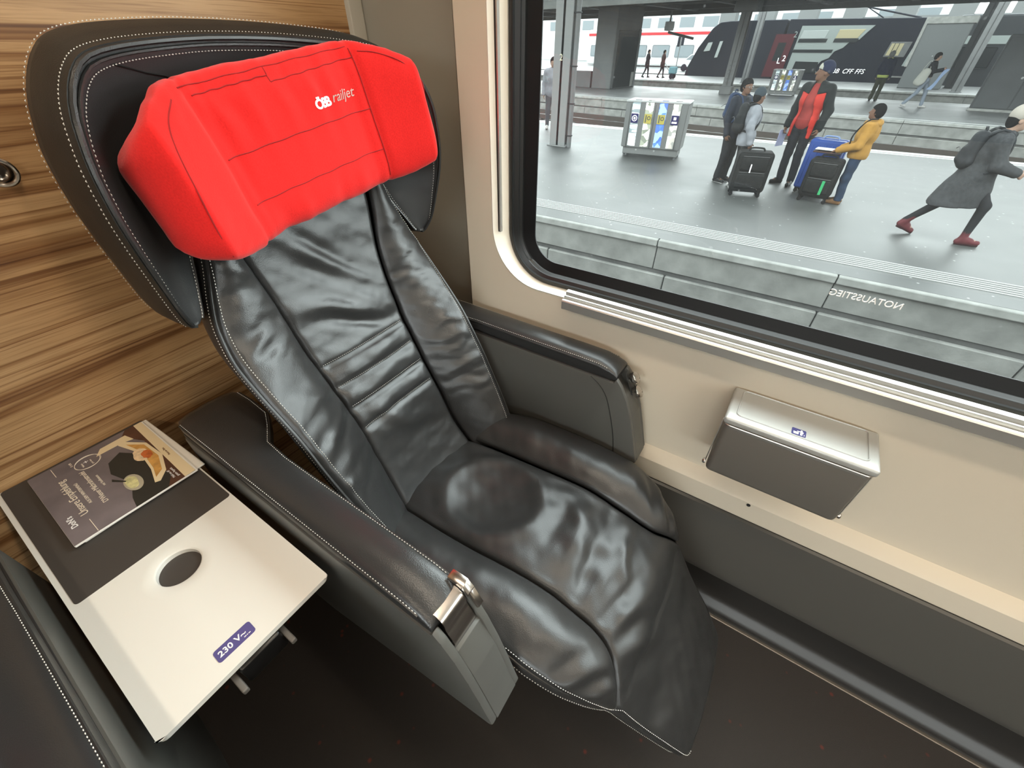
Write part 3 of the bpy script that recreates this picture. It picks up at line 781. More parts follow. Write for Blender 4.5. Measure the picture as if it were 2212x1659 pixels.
sm.append(tube(spline([cov_pt(.150, .094), cov_pt(.175, .086), cov_pt(.205, .066), cov_pt(.235, .034), cov_pt(.258, -.002), cov_pt(.266, -.03)], 60), 0.0010, 5))
for q in ((-.135, .090, -.015, .092), (-.015, .083, .140, .088), (-.150, .101, .138, .103), (-.015, .083, -.015, .1015), (-.137, .012, .141, .014), (-.132, -.054, .140, -.052), (.141, .100, .141, -.100)):
    sm.append(tube(cov_line(*q), 0.0009, 5))
part('cover_seam', merge(*sm), mat('red_seam', S((150, 14, 16)), 0.8), cover)
def on_cover(geo, a0, b0):
    """wrap flat lettering on to the front of the cover"""
    V, F = geo; out = []
    grid_a = aa; fr = PP[:, [0]]
    for x, y, z in V:
        a = a0 + x; b = b0 + y
        i = int(np.clip(np.searchsorted(grid_a, a), 1, nu - 1)); 
        js = [j % nv for j in range(-20, 21)]
        bb2 = np.array([(PP[i, j] - pc) @ eb for j in js]); cc2 = np.array([(PP[i, j] - pc) @ ec for j in js])
        o_ = np.argsort(bb2); c = np.interp(b, bb2[o_], cc2[o_])
        out.append(cov_pt(a, b, 0.0008 + z))
    return np.array(out), F
part('lettering', on_cover(text_geo('ÖBB', 0.0185, bold=0.0007, extrude=0.0002, spacing=0.86), 0.056, 0.040), LETTER_W, cover, smooth=False)
part('lettering', on_cover(text_geo('railjet', 0.0205, shear=0.30, extrude=0.0002, spacing=1.0), 0.0985, 0.043), mat('grey_lettering', S((188, 158, 150)), 0.6), cover, smooth=False)

# ---------- armrests ------------------------------------------------------------------------------
def arm(s_):
    W_ = lambda w_: YC + s_ * w_
    ap = bpy.data.objects.new('armrest', None); COL.objects.link(ap); ap.parent = seat; ap.location = (-0.05, s_ * 0.315, 0.50)
    side = 'steel paddle' if s_ < 0 else 'chrome knobs'
    ap['label'] = 'armrest with ' + side
    def mp(name, geo, m, **k):
        return part(name, geo, m, ap, **k)
    # leather pad: sections along x
    xs = [-.868, -.862, -.845, -.80, -.735, -.70, -.66, -.60, -.5, -.4, -.3, -.25, -.225, -.210, -.204, -.202]
    secs = []
    for x in xs:
        wi = 0.280; wo = 0.347
        if x < -.655: wi = 0.280 - 0.055 * min(1, (-.655 - x) / .09) ** 0.8
        top = 0.745 - (0.0 if x < -.27 else 0.020 * ((x + .27) / .068) ** 2); bot = 0.700 + 0.006 * math.sin((x + .2) * 9)
        sc = 1.0
        if x <= -.845: sc = {-.868: .2, -.862: .72, -.845: .97}[x]
        if x >= -.225: sc = {-.225: 1, -.210: .97, -.204: .8, -.202: .5}[x]
        wc, hw, zc, hh = (wi + wo) / 2, (wo - wi) / 2 * (1 if x > -.5 else sc * .3 + .7), (top + bot) / 2, (top - bot) / 2 * sc
        sec = []
        for q in np.linspace(0, 2 * PI, 36, endpoint=False):
            c_, n_ = math.cos(q), math.sin(q); e1 = 0.28 if n_ > 0 else 0.4
            a_ = math.copysign(abs(c_) ** 0.32, c_) * hw; b_ = math.copysign(abs(n_) ** 0.42, n_) * hh
            if n_ > 0: b_ *= 1.0 - 0.34 * (a_ / hw) ** 2
            sec.append((x, W_(wc + a_), zc + b_))
        secs.append(sec)
    V, F = grid(np.array(secs), closed_v=True, flip=(s_ > 0)); F = list(F) + [tuple(range(36)), tuple((len(xs) - 1) * 36 + k_ for k_ in range(36))[::-1]]
    mp('arm_pad', (V, F), BLACK_L, angle=70, fix=True)
    # seams on the pad
    Q = np.array(secs)
    up = np.tile([0, 0, 1.0], (len(xs), 1))
    inner = np.array([Q[i, 3] for i in range(2, len(xs) - 3)]) + np.array([0, 0, .0006]); outer = np.array([Q[i, 14] for i in range(2, len(xs) - 3)]) + np.array([0, 0, .0008])
    in2 = np.array([Q[i, 1] for i in range(2, len(xs) - 3)]) + np.array([0, -s_ * .0006, 0]); ou2 = np.array([Q[i, 17] for i in range(2, len(xs) - 3)]) + np.array([0, s_ * .0008, 0])
    mp('pad_stitching', merge(stitches(inner, up[2:-3]), stitches(outer, up[2:-3]), stitches(in2, np.tile([0, -s_ * 1.0, .4], (len(xs) - 5, 1)))), THREAD, kind='stuff')
    mid_i = np.array([Q[i, 2] for i in range(2, len(xs) - 3)]); mid_o = np.array([Q[i, 16] for i in range(2, len(xs) - 3)])
    mp('pad_piping', merge(tube(mid_i, 0.0022, 6), tube(mid_o, 0.0022, 6)), BLACK_S)
    # grey body: two cheeks and a notched core
    fr = [(-.206, .702), (-.200, .714), (-.186, .697), (-.167, .662), (-.148, .612), (-.131, .555), (-.117, .503), (-.111, .484)]
    body = fr + [(-.118, .478), (-.30, .408), (-.55, .305), (-.62, .29), (-.84, .29), (-.85, .702)]
    core = [(-.215, .702), (-.211, .69), (-.196, .672), (-.172, .664)] + fr[4:] + body[7:]
    lo, hi = (0.276, 0.287)
    mp('arm_cheek', prism(body, W_(0.274), W_(0.286), 'y', r=0.0025), GREY_P, angle=30)
    mp('arm_cheek', prism(body, W_(0.336), W_(0.350), 'y', r=0.004), GREY_P, angle=30)
    mp('arm_core', prism(core, W_(0.285), W_(0.337), 'y', r=0.0012), GREY_P, angle=30)
    mp('pad_tray', rbox(-.86, -.215, min(W_(.276), W_(.346)), max(W_(.276), W_(.346)), 0.694, 0.704, 0.002), DARK_P)
    # panel joint on the inner cheek
    jl = [(-.262, .700), (-.238, .684), (-.216, .655), (-.196, .60), (-.180, .54), (-.170, .48)]
    jp = spline([(a, 0, b) for a, b in jl], 24); jp[:, 1] = W_(0.2738)
    mp('panel_joint', tube(jp, 0.0011, 5), SEAM)
    if s_ < 0:
        # steel recline paddle in its slot, with the bracket at the inner edge
        prof = [(-.2145, .726), (-.205, .727), (-.196, .722), (-.191, .711), (-.191, .700), (-.188, .692), (-.182, .684), (-.1795, .674), (-.178, .667)]
        a = np.array([[(x, W_(w_), z) for x, z in prof] for w_ in np.linspace(0.289, 0.3335, 8)])
        b = a - np.array([0.004, 0, 0.002])
        mp('recline_paddle', merge(grid(a), grid(b, flip=True)), STEEL, angle=60)
        mp('paddle_bracket', merge(prism([(-.222, .738), (-.196, .738), (-.186, .726), (-.186, .717), (-.199, .728), (-.222, .729)], W_(0.2745), W_(0.2885), 'y', r=0.001),
                                   prism([(-.187, .727), (-.172, .699), (-.176, .693), (-.190, .716)], W_(0.2745), W_(0.2855), 'y', r=0.001)), STEEL, angle=30)
        mp('slot_lining', prism([(-.213, .700), (-.198, .676), (-.177, .666), (-.20, .664), (-.216, .69)], W_(0.2865), W_(0.3355), 'y'), DARK_P)
    else:
        mp('knob_recess', prism(rrect(-.03, .03, -.011, .011, .0105), 0, .0008, 'z')[:1] and place(prism(rrect(-.034, .030, -.010, .012, .0098), 0, .0012, 'z'), (-.1795, W_(.322), .684), (-.45, 0, 1), (0, 1, 0)), mat('knob_recess_grey', S((48, 50, 50)), 0.5))
        for zc, xc in ((.693, -.180), (.657, -.166)):
            d = Vector((0.75, 0.1, 0.66)).normalized()
            kn = mp('adjuster_knob', lathe([(0.0045, -.006), (0.0045, .004), (.0145, .0045), (.0150, .006), (.0150, .0155), (.0138, .0165), (.0001, .0205)], 24, (xc, W_(.322), zc), d), STEEL, angle=40)
            t0 = np.array((xc, W_(.322), zc)) + np.array(d) * 0.0182
            part('knob_mark', tube([t0 + np.array([-.004, -.003, .004]), t0 + np.array([.004, .003, -.004])], .0009, 5), DARK_P, kn)
    return ap
arm(-1); arm(1)

# second seat across the little table: only the window-side arm shows
seat2 = copy_tree(seat)
seat2.location = (-0.45, YC - 0.973, 0.0)
seat2['label'] = 'black leather aisle seat of which only one grey-sided arm shows, near the white table'
seat['group'] = seat2['group'] = 'leather seats along the veneer wall'
# ================================================================ fold-out table with menu cards
TZ = 0.660
WHITE = mat('white_table_laminate', S((218, 217, 211)), 0.38)
PAD = mat('dark_table_pad', S((62, 58, 55)), 0.6, bump=(800, 0.15, 0.0003, 2, (1, 1, 1)))
table = thing('side_table', 'narrow white side table with dark inlay and cup recess, between two seats', 'table', (-0.73, -0.02, 0.0))
outl = rrect(-1.045, -0.410, -0.141, 0.101, 0.012, 5)
cup = disc_poly((-0.620, -0.0205), 0.0335, 48)
def plate_with_hole(outer, hole, z):
    c = np.mean(np.array(hole), 0); n = len(hole); V = [(*p, z) for p in hole]; mids = []
    k = 48; ring = []
    for a, b in hole:
        d = np.array([a, b]) - c; d /= np.linalg.norm(d); ring.append(tuple(c + d * 0.05))
    V += [(*p, z) for p in ring]
    F = [(i, n + i, n + (i + 1) % n, (i + 1) % n) for i in range(n)]
    # outside of the ring: clip to the table rectangle by rays
    x0, x1, y0, y1 = -1.045, -0.410, -0.141, 0.101; far = []
    for a, b in hole:
        d = np.array([a, b]) - c
        t = min(((x1 if d[0] > 0 else x0) - c[0]) / d[0] if abs(d[0]) > 1e-9 else 1e9, ((y1 if d[1] > 0 else y0) - c[1]) / d[1] if abs(d[1]) > 1e-9 else 1e9)
        far.append(tuple(c + d * t))
    V += [(*p, z) for p in far]
    F += [(n + i, 2 * n + i, 2 * n + (i + 1) % n, n + (i + 1) % n) for i in range(n)]
    for cx_, cy_ in ((x0, y0), (x1, y0), (x0, y1), (x1, y1)):
        for i in range(n):
            p, q = far[i], far[(i + 1) % n]
            if (abs(p[0] - cx_) < 1e-6 and abs(q[1] - cy_) < 1e-6) or (abs(p[1] - cy_) < 1e-6 and abs(q[0] - cx_) < 1e-6):
                m_ = len(V); V.append((cx_, cy_, z)); F.append((2 * n + i, m_, 2 * n + (i + 1) % n))
    return np.array(V), F
top = plate_with_hole(outl, cup, TZ)
rimv = grid(np.array([[(a, b, TZ) for a, b in cup], [(-0.620 + (a + .620) * .93, -0.0205 + (b + .0205) * .93, TZ - 0.0016) for a, b in cup], [(-0.620 + (a + .620) * .90, -0.0205 + (b + .0205) * .90, TZ - 0.009) for a, b in cup]]), closed_v=True)
x0, x1, y0, y1 = -1.045, -0.410, -0.141, 0.101
edge = grid(np.array([[(a, b, TZ) for a, b in [(x0, y0), (x1, y0), (x1, y1), (x0, y1)]], [(a, b, TZ - .009) for a, b in [(x0, y0), (x1, y0), (x1, y1), (x0, y1)]]]), closed_v=True, flip=True)
under = (np.array([(x0, y0, TZ - .009), (x1, y0, TZ - .009), (x1, y1, TZ - .009), (x0, y1, TZ - .009)]), [(0, 1, 2, 3)])
def table_top():
    bm = bmesh.new()
    V, F = merge(top, rimv, edge, under)
    bv = [bm.verts.new(v) for v in V]
    for f in F:
        try: bm.faces.new([bv[i] for i in f])
        except ValueError: pass
    bmesh.ops.remove_doubles(bm, verts=bm.verts, dist=1e-5)
    bmesh.ops.recalc_face_normals(bm, faces=bm.faces)
    vert = [e for e in bm.edges if abs(e.verts[0].co.z - e.verts[1].co.z) > .007]
    bmesh.ops.bevel(bm, geom=vert, offset=.010, segments=4, affect='EDGES', profile=.5)
    es = [e for e in bm.edges if e.is_manifold and abs(e.verts[0].co.z - TZ) < 1e-6 and abs(e.verts[1].co.z - TZ) < 1e-6 and any(abs(f.normal.z) < .1 for f in e.link_faces)
          and (min(abs(e.verts[0].co.x - x0), abs(e.verts[0].co.x - x1), abs(e.verts[0].co.y - y0), abs(e.verts[0].co.y - y1)) < .011)]
    bmesh.ops.bevel(bm, geom=es, offset=.0022, segments=2, affect='EDGES', profile=.5)
    return from_bm(bm)
part('table_top', table_top(), WHITE, table, angle=35)
part('cup_recess_floor', (np.array([(a * .92 - .620 * .08, b * .92 - .0205 * .08, TZ - .0085) for a, b in cup]), [tuple(range(48))]), PAD, table, smooth=False)
part('table_inlay', prism(rrect(-1.044, -0.684, -0.1335, 0.0985, 0.006), TZ - .001, TZ + .0007, 'z'), PAD, table, smooth=False)
part('table_bracket', merge(rbox(-1.05, -0.47, -0.10, 0.06, TZ - .045, TZ - .010, .006), rbox(-1.05, -0.93, -0.08, 0.04, 0.30, TZ - .03, .01)), DARK_P, table)
sock = part('power_socket', rbox(-.435, -.405, -.048, .012, TZ - .052, TZ - .010, .004), mat('socket_black', S((12, 12, 12)), 0.3), table)
for yy in (-.056, .016):
    part('socket_guard', rbox(-.43, -.388, yy - .004, yy + .004, TZ - .034, TZ - .024, .002), mat('socket_guard_grey', S((96, 92, 88)), 0.45), sock)
# sticker "230 V~"
xdir, ydir = (0.02, 1, 0), (-1, 0.02, 0)
stk = part('voltage_sticker', place(prism(rrect(-.0255, .0255, -.0105, .0105, .004), 0, .0004, 'z'), (-.4405, -.0305, TZ + .0002), xdir, ydir), mat('violet_sticker', S((84, 78, 132)), 0.4), table, smooth=False)
part('lettering', place(text_geo('230 V~', 0.0125, extrude=.0002, bold=.0002), (-.4402, -.0335, TZ + .0009), xdir, ydir), LETTER_W, stk, smooth=False)
part('small_print', merge(*[place(box(a, b, -.0006, .0006, 0, .0002), (-.4345, -.0305, TZ + .0008), xdir, ydir) for a, b in ((.0105, .0135), (.0142, .0157), (.0166, .0195))]), LETTER_W, stk, smooth=False)

# ---- menu cards
PAPER = mat('white_paper', S((240, 238, 232)), 0.6)
SLATE = mat('slate_print', S((112, 104, 107)), 0.5, var=(14, .22))
def sheet(z, ang, cx_, cy_, sx, sy, th, name, label):
    o = thing(name, label, 'booklet', (cx_, cy_, z), 0, 'menu booklets on the table')
    c_, s_ = math.cos(ang), math.sin(ang)
    tr = lambda geo: (np.c_[geo[0][:, 0] * c_ - geo[0][:, 1] * s_, geo[0][:, 0] * s_ + geo[0][:, 1] * c_, geo[0][:, 2]], geo[1])
    b = part('pages', tr(rbox(-sx / 2, sx / 2, -sy / 2, sy / 2, 0, th, .0012, 1)), PAPER, o, world=False)
    return o, tr, th
lower, trl, thl = sheet(TZ + .0009, math.radians(1.5), -.9115, .0095, .236, .196, .0040, 'menu_booklet', 'pale booklet lying under the printed menu, only its edges showing')
menu, trm, thm = sheet(TZ + .0052, math.radians(-0.5), -.905, .000, .236, .192, .0050, 'menu_card', 'printed slate-grey menu with a pastry photo at the wall end of the table')
def mprint(name, poly, m, h, parent=menu, r=0):
    return part(name, trm(prism(poly, thm, thm + h, 'z')), m, parent, world=False, smooth=False)
# card local axes: +x toward the aisle end of the table (away from wall), +y toward the window seat
cov = mprint('cover_print', rrect(-.1175, .1175, -.0955, .0925, .001), SLATE, .0003)
BROWN = mat('brown_table_print', S((86, 56, 42)), 0.5, var=(30, .3)); BLK = mat('black_dish_print', S((42, 43, 40)), 0.5); CREAM = mat('cream_print', S((232, 214, 176)), 0.5)
TAN = mat('pastry_print', S((206, 156, 84)), 0.5, var=(60, .25)); ORNG = mat('orange_garnish_print', S((196, 104, 52)), 0.5, var=(120, .3)); PALE = mat('pale_shaving_print', S((232, 206, 168)), 0.5, var=(150, .2))
SALAD = mat('salad_print', S((208, 204, 150)), 0.5, var=(120, .25)); BOWL = mat('bowl_print', S((176, 168, 148)), 0.5)
mprint('photo_brown', [(-.1175, .062), (-.1175, .0925), (.1175, .0925), (.1175, .036), (.085, .040), (.04, .066), (-.05, .072), (-.1, .05)], BROWN, .0004, cov)
mprint('photo_dish', [(.1175, -.006), (.1175, .046), (.09, .062), (-.02, .050), (-.055, .030), (-.04, .006), (-.005, -.002), (.05, .012), (.09, -.002)], BLK, .0005, cov)
mprint('photo_board', [(-.098, .012), (-.080, .000), (-.080, .040), (-.074, .062), (-.1, .056)], CREAM, .0006, cov)
mprint('photo_tray', [(-.088, .042), (-.078, .036), (-.02, .052), (.045, .046), (.086, .036), (.090, .044), (.070, .062), (.02, .076), (-.04, .072)], CREAM, .0007, cov)
mprint('photo_pastry', [(-.068, .046), (-.02, .056), (.045, .050), (.074, .043), (.062, .058), (.018, .070), (-.038, .067)], TAN, .0008, cov)
rr = random.Random(3)
mprint('photo_garnish', [(-.012 + (.020 + .005 * rr.random()) * math.cos(2 * PI * k / 18), .052 + (.011 + .003 * rr.random()) * math.sin(2 * PI * k / 18)) for k in range(18)], PALE, .0009, cov)
mprint('photo_garnish', [(-.004 + (.012 + .004 * rr.random()) * math.cos(2 * PI * k / 16), .059 + (.007 + .003 * rr.random()) * math.sin(2 * PI * k / 16)) for k in range(16)], ORNG, .0010, cov)
mprint('photo_bowl', [(.052 + .026 * math.cos(2 * PI * k / 26), .014 + .0135 * math.sin(2 * PI * k / 26)) for k in range(26)], BOWL, .0009, cov)
mprint('photo_salad', [(.050 + (.019 + .003 * rr.random()) * math.cos(2 * PI * k / 20), .0125 + (.008 + .002 * rr.random()) * math.sin(2 * PI * k / 20)) for k in range(20)], SALAD, .0010, cov)
mprint('photo_spoon', [(.012, -.006), (.018, -.008), (.040, .006), (.038, .008)], BLK, .0011, cov)
mprint('cream_strip', [(-.1175, .078), (.1175, .074), (.1175, .0925), (-.1175, .0925)], CREAM, .0006, cov)
def mtext(s, size, x, y, par=cov, m=LETTER_W, **k):
    # the print reads from the window side: letters run toward -x (wall), tops toward +y... seen upside down from the aisle
    V, F = text_geo(s, size, extrude=.0001, **k); g = place((V, F), (x, y, thm + .0014), (-1, 0, 0), (0, -1, 0))
    return part('lettering', trm(g), m, par, world=False, smooth=False)
GOLD = mat('pale_gold_lettering', S((240, 230, 212)), 0.5)
mtext('Unsere Empfehlung', .0170, .000, -.062, m=GOLD, spacing=.92)
mtext('DoN’s', .0125, .062, -.081, m=LETTER_W, bold=.0003)
mtext('AUS DEM WINTERMENÜ', .0068, .004, -.0475, m=GOLD)
mtext('D’Wiener Milchrahmstrudel', .0115, .002, -.031, m=GOLD, spacing=.9)
mtext('mit Vanillesauce', .0062, -.004, -.0185, m=GOLD)
mtext('+', .016, -.080, -.016, m=LETTER_W)
for s, x, y in (('Mahlzeit', -.074, -.0235), ('gratis dazu', -.072, -.010)): mtext(s, .0042, x, y, m=GOLD)
for s, y in (('Mahl ma di?', .062), ('guten Appetit', .068)): mtext(s, .0060, .090, y, m=LETTER_W)
mtext('Menü am Platz', .0052, .02, .0835, m=mat('brown_lettering', S((120, 84, 60)), .6))
mtext('€ 4,90', .0055, -.094, -.036, m=GOLD)
part('drawn_ring', trm(tube(np.array([(-.078 + .0205 * math.cos(t), -.015 + .0195 * math.sin(t), thm + .0010) for t in np.linspace(0, 2 * PI, 40, endpoint=False)]), .0005, 5, closed=True)), GOLD, cov, world=False)
part('drawn_ring', trm(tube(np.array([(-.0775 + .0190 * math.cos(t), -.0145 + .0205 * math.sin(t), thm + .0010) for t in np.linspace(0, 2 * PI, 40, endpoint=False)]), .0004, 5, closed=True)), GOLD, cov, world=False)
for xa, xb in ((.078, .116), (-.112, -.082)):
    mprint('rule_line', [(xa, -.0625), (xb, -.0625), (xb, -.0617), (xa, -.0617)], GOLD, .0010, cov)

# ================================================================ waste bin on the window wall
bin_ = thing('waste_bin', 'small grey waste bin with a hinged metal lid on the wall under the window', 'bin', (0.155, 0.832, 0.60))
BING = mat('bin_front_grey', S((92, 88, 82)), 0.5, bump=(600, .08, .0003, 2, (1, 1, 1)))
BINM = mat('bin_lid_metal', S((172, 173, 170)), 0.36, metal=0.35)
def taper(x0t, x1t, x0b, x1b, z0, z1, yf_t, yf_b, yb, r):
    bm = bmesh.new()
    v = [bm.verts.new(p) for p in ((x0t, yf_t, z1), (x1t, yf_t, z1), (x1t, yb, z1), (x0t, yb, z1), (x0b, yf_b, z0), (x1b, yf_b, z0), (x1b, yb, z0), (x0b, yb, z0))]
    for q in ((0, 1, 2, 3), (7, 6, 5, 4), (0, 4, 5, 1), (1, 5, 6, 2), (2, 6, 7, 3), (3, 7, 4, 0)): bm.faces.new([v[i] for i in q])
    bmesh.ops.recalc_face_normals(bm, faces=bm.faces)
    bmesh.ops.bevel(bm, geom=list(bm.edges), offset=r, segments=4, affect='EDGES', profile=.5)
    return from_bm(bm)
BX0, BX1 = 0.030, 0.284
part('bin_body', taper(BX0 + .004, BX1 - .004, BX0 + .004, BX1 - .004, .575, .718, .722, .722, .834, .011), BING, bin_)
lid = part('lid', taper(BX0, BX1, BX0, BX1, .719, .736, .720, .720, .834, .006), BINM, bin_)
# raised rim around the lid field
rimg = [tube([(a, b, .7365) for a, b in rrect(BX0 + .018, BX1 - .018, .738, .826, .008, 4)], .0016, 6, closed=True)]
part('lid_rim', merge(*rimg), BINM, lid)
part('bin_edge', tube([(a, b, .7185) for a, b in rrect(BX0 + .003, BX1 - .003, .7205, .832, .012, 5)], .0016, 6, closed=True), mat('bright_edge', S((200, 196, 188)), .3, metal=.9), bin_)
for xx, s_ in ((BX0 + .001, -1), (BX1 - .001, 1)):
    part('hinge_pin', lathe([(.0062, 0), (.0062, .004), (.0045, .006), (.0001, .007)], 16, (xx, .742, .583), (s_, 0, 0)), STEEL, bin_)
    part('hinge_strap', rbox(min(xx, xx + s_ * .002), max(xx, xx + s_ * .002), .738, .746, .583, .715, .0006, 1), ALU, bin_)
sx, sy = .1555, .751
NAVY = mat('navy_pictogram', S((52, 52, 104)), .4)
pg = part('pictogram', prism(rrect(sx - .012, sx + .012, sy - .010, sy + .010, .0025), .7358, .7364, 'z'), NAVY, lid, smooth=False)
fig = [prism([(sx + a, sy + b) for a, b in q], .7364, .7368, 'z') for q in (
    [(-.0085, -.0065), (-.0005, -.0065), (.0000, -.0005), (-.009, -.0005)],
    [(.0025, -.0070), (.0060, -.0070), (.0060, .0035), (.0025, .0035)],
    [(-.003, .0015), (.003, .0020), (.003, .0038), (-.003, .0030)], disc_poly((.0042, .0058), .0018, 14),
    [(.0062, -.001), (.0074, -.0012), (.0074, .0032), (.0062, .0034)], [(.0086, -.0065), (.0096, -.0065), (.0096, -.0035), (.0086, -.0035)])]
part('pictogram_figure', merge(*fig), LETTER_W, pg, smooth=False)

# ring hook on the veneer, just entering the frame at the left
hook = thing('coat_hook', 'small round chrome coat hook on the striped wood wall', 'hook', (XW, .152, 1.150))
part('hook_plate', lathe([(.016, 0), (.016, .003), (.014, .0045), (.0001, .0045)], 24, (XW, .152, 1.150), (1, 0, 0)), STEEL, hook)
part('hook_ring', tube([(XW + .012 + .004 * math.cos(t), .150 + .0185 * math.cos(t), 1.150 + .0185 * math.sin(t)) for t in np.linspace(0, 2 * PI, 28, endpoint=False)], .0032, 8, closed=True), STEEL, hook)
# ================================================================ the station outside
ALB = 0.34
PZ = -0.65                                   # platform level
ROT = math.radians(-9.0)                     # the farther tracks run at an angle to this coach
ex = np.array([math.cos(ROT), math.sin(ROT), 0]); ey = np.array([-math.sin(ROT), math.cos(ROT), 0])
def E(xe, ye, z=0.0): return tuple(xe * ex + ye * ey + np.array([0, 0, z]))

def asphalt(name, c, wet):
    m = bpy.data.materials.new(name); m.use_nodes = True
    n = m.node_tree; b = n.nodes['Principled BSDF']
    t = n.nodes.new('ShaderNodeTexCoord')
    no = n.nodes.new('ShaderNodeTexNoise'); no.inputs['Scale'].default_value = 0.9; no.inputs['Detail'].default_value = 6
    r = n.nodes.new('ShaderNodeValToRGB'); k = 0.82
    r.color_ramp.elements[0].position = .35; r.color_ramp.elements[0].color = (c[0] * k, c[1] * k, c[2] * k, 1)
    r.color_ramp.elements[1].position = .68; r.color_ramp.elements[1].color = (c[0] * 1.25, c[1] * 1.25, c[2] * 1.25, 1)
    n.links.new(t.outputs['Object'], no.inputs['Vector']); n.links.new(no.outputs['Fac'], r.inputs[0])
    v = n.nodes.new('ShaderNodeTexVoronoi'); v.inputs['Scale'].default_value = 5.5
    n.links.new(t.outputs['Object'], v.inputs['Vector'])
    r2 = n.nodes.new('ShaderNodeValToRGB'); r2.color_ramp.elements[0].position = .05; r2.color_ramp.elements[0].color = (1, 1, 1, 1)
    r2.color_ramp.elements[1].position = .09; r2.color_ramp.elements[1].color = (0, 0, 0, 1)
    n.links.new(v.outputs['Distance'], r2.inputs[0])
    mx = n.nodes.new('ShaderNodeMix'); mx.data_type = 'RGBA'; mx.inputs[7].default_value = (.14, .145, .14, 1)
    n.links.new(r2.outputs[0], mx.inputs[0]); n.links.new(r.outputs[0], mx.inputs[6]); n.links.new(mx.outputs[2], b.inputs['Base Color'])
    rr_ = n.nodes.new('ShaderNodeMapRange'); rr_.inputs['To Min'].default_value = wet - .14; rr_.inputs['To Max'].default_value = wet + .16
    n.links.new(no.outputs['Fac'], rr_.inputs[0]); n.links.new(rr_.outputs[0], b.inputs['Roughness'])
    b.inputs['Specular IOR Level'].default_value = 0.25
    return m
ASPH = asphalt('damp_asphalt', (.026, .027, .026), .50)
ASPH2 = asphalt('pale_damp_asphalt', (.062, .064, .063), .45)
CONC = mat('weathered_concrete', (.27, .272, .255, 1), .85, var=(2.6, .28), bump=(30, .3, .01, 5, (1, 1, 1)))
CONC2 = mat('edge_concrete', (.34, .345, .325, 1), .8, var=(5, .2))
DARKC = mat('dark_concrete', (.12, .12, .115, 1), .9, var=(3, .3))
PAINT = mat('white_floor_paint', (.46, .47, .455, 1), .6)
BALL = mat('brown_ballast', (.060, .054, .048, 1), .95, var=(30, .5), bump=(22, 1.0, .06, 4, (1, 1, 1)))
RAIL = mat('rusty_rail', (.10, .085, .075, 1), .5, metal=.3)
RAILT = mat('bright_rail_head', (.55, .55, .55, 1), .3, metal=.9)
COLG = mat('grey_column_paint', (.20, .205, .205, 1), .55, var=(3, .12))
COLD = mat('dark_column_paint', (.055, .058, .06, 1), .6)

struct('ground', box(-90, 90, -60, 120, -1.75, -1.45), BALL, smooth=False)

# ---- platform 1
def platform(name, root, xa, xb, y0, y1, surf, blk, off, jitter, lines):
    """body in local coordinates of root; edge blocks on the near side one by one"""
    part('paving', box(xa - 15, xb + 25, y0 + .045, y1 - .02, -.9, 0.0), surf, root, world=False, smooth=False)
    x = xa + off; k = 0; rnd = random.Random(name)
    mesh_c = None
    while x < xb:
        L = min(blk, xb - x) - .012
        dz = rnd.uniform(-.004, .004)
        bm_ = rbox(0, L, 0, .075, -.085, .004, .012, 2)
        c = part('coping_stone', bm_, CONC2, root, world=False, smooth=False); c.location = (x, y0 - .03, dz)
        f = part('edge_slab', rbox(0, L, 0, .045, -.40, -.088, .008, 1), CONC, root, world=False, smooth=False); f.location = (x, y0 + rnd.uniform(0, .012), 0)
        x += blk
    part('edge_recess', box(xa, xb, y0 + .03, y0 + .06, -.46, -.40), DARKC, root, world=False, smooth=False)  # set-back strip between slab and footing, in darker concrete
    x = xa + off * .4
    while x < xb:
        L = min(blk * .9, xb - x) - .015
        f = part('footing_slab', rbox(0, L, 0, .06, -.95, -.46, .012, 1), CONC, root, world=False, smooth=False); f.location = (x, y0 - .02, 0)
        x += blk * .9
    for nm, a, b_ in lines:
        part(nm, box(xa - 15, xb + 25, a, b_, -.005, .004), PAINT, root, world=False, smooth=False)
    part('far_edge_slab', box(xa - 15, xb + 25, y1 - .02, y1, -.9, 0.0), CONC, root, world=False, smooth=False)
p1 = struct_root('platform', (0, 0, PZ))
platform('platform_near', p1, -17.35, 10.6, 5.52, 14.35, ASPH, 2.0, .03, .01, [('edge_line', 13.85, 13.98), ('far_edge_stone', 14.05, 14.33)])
ribs = [box(-17, 10.5, 5.92 + k * .062, 5.92 + k * .062 + .026, -.002, .006) for k in range(6)]
part('tactile_strip', merge(*ribs), PAINT, p1, world=False, smooth=False)

# ---- track between the platforms
tr1 = struct_root('track', E(0, 18.6, -1.30), ROT)
for yy in (-.75, .72):
    r_ = part('rail', merge(box(-40, 25, yy - .035, yy + .035, .0, .16), box(-40, 25, yy - .07, yy + .07, -.02, .01)), RAIL, tr1, world=False, smooth=False)
    part('rail_head', box(-40, 25, yy - .034, yy + .034, .158, .164), RAILT, r_, world=False, smooth=False)
slp = part('sleeper', rbox(-.13, .13, -1.3, 1.3, -.12, -.01, .01, 1), DARKC, tr1, world=False, smooth=False); slp.location = (-30, 0, 0)
for k in range(1, 62):
    c = slp.copy(); COL.objects.link(c); c.parent = tr1; c.location = (-30 + .65 * k, 0, 0)
part('ballast', box(-60, 30, -4.2, 2.5, -.45, -.06), BALL, tr1, world=False, smooth=False)

# ---- platforms 2 and 3
p2 = struct_root('platform', E(0, 0, PZ), ROT)
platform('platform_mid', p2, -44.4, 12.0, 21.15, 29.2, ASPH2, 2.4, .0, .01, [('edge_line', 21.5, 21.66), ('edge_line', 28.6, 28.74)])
p3 = struct_root('platform', E(0, 0, PZ), ROT)
platform('platform_far', p3, -51.0, 12.0, 35.0, 42.5, ASPH2, 3.0, .0, .01, [('edge_line', 35.35, 35.55)])

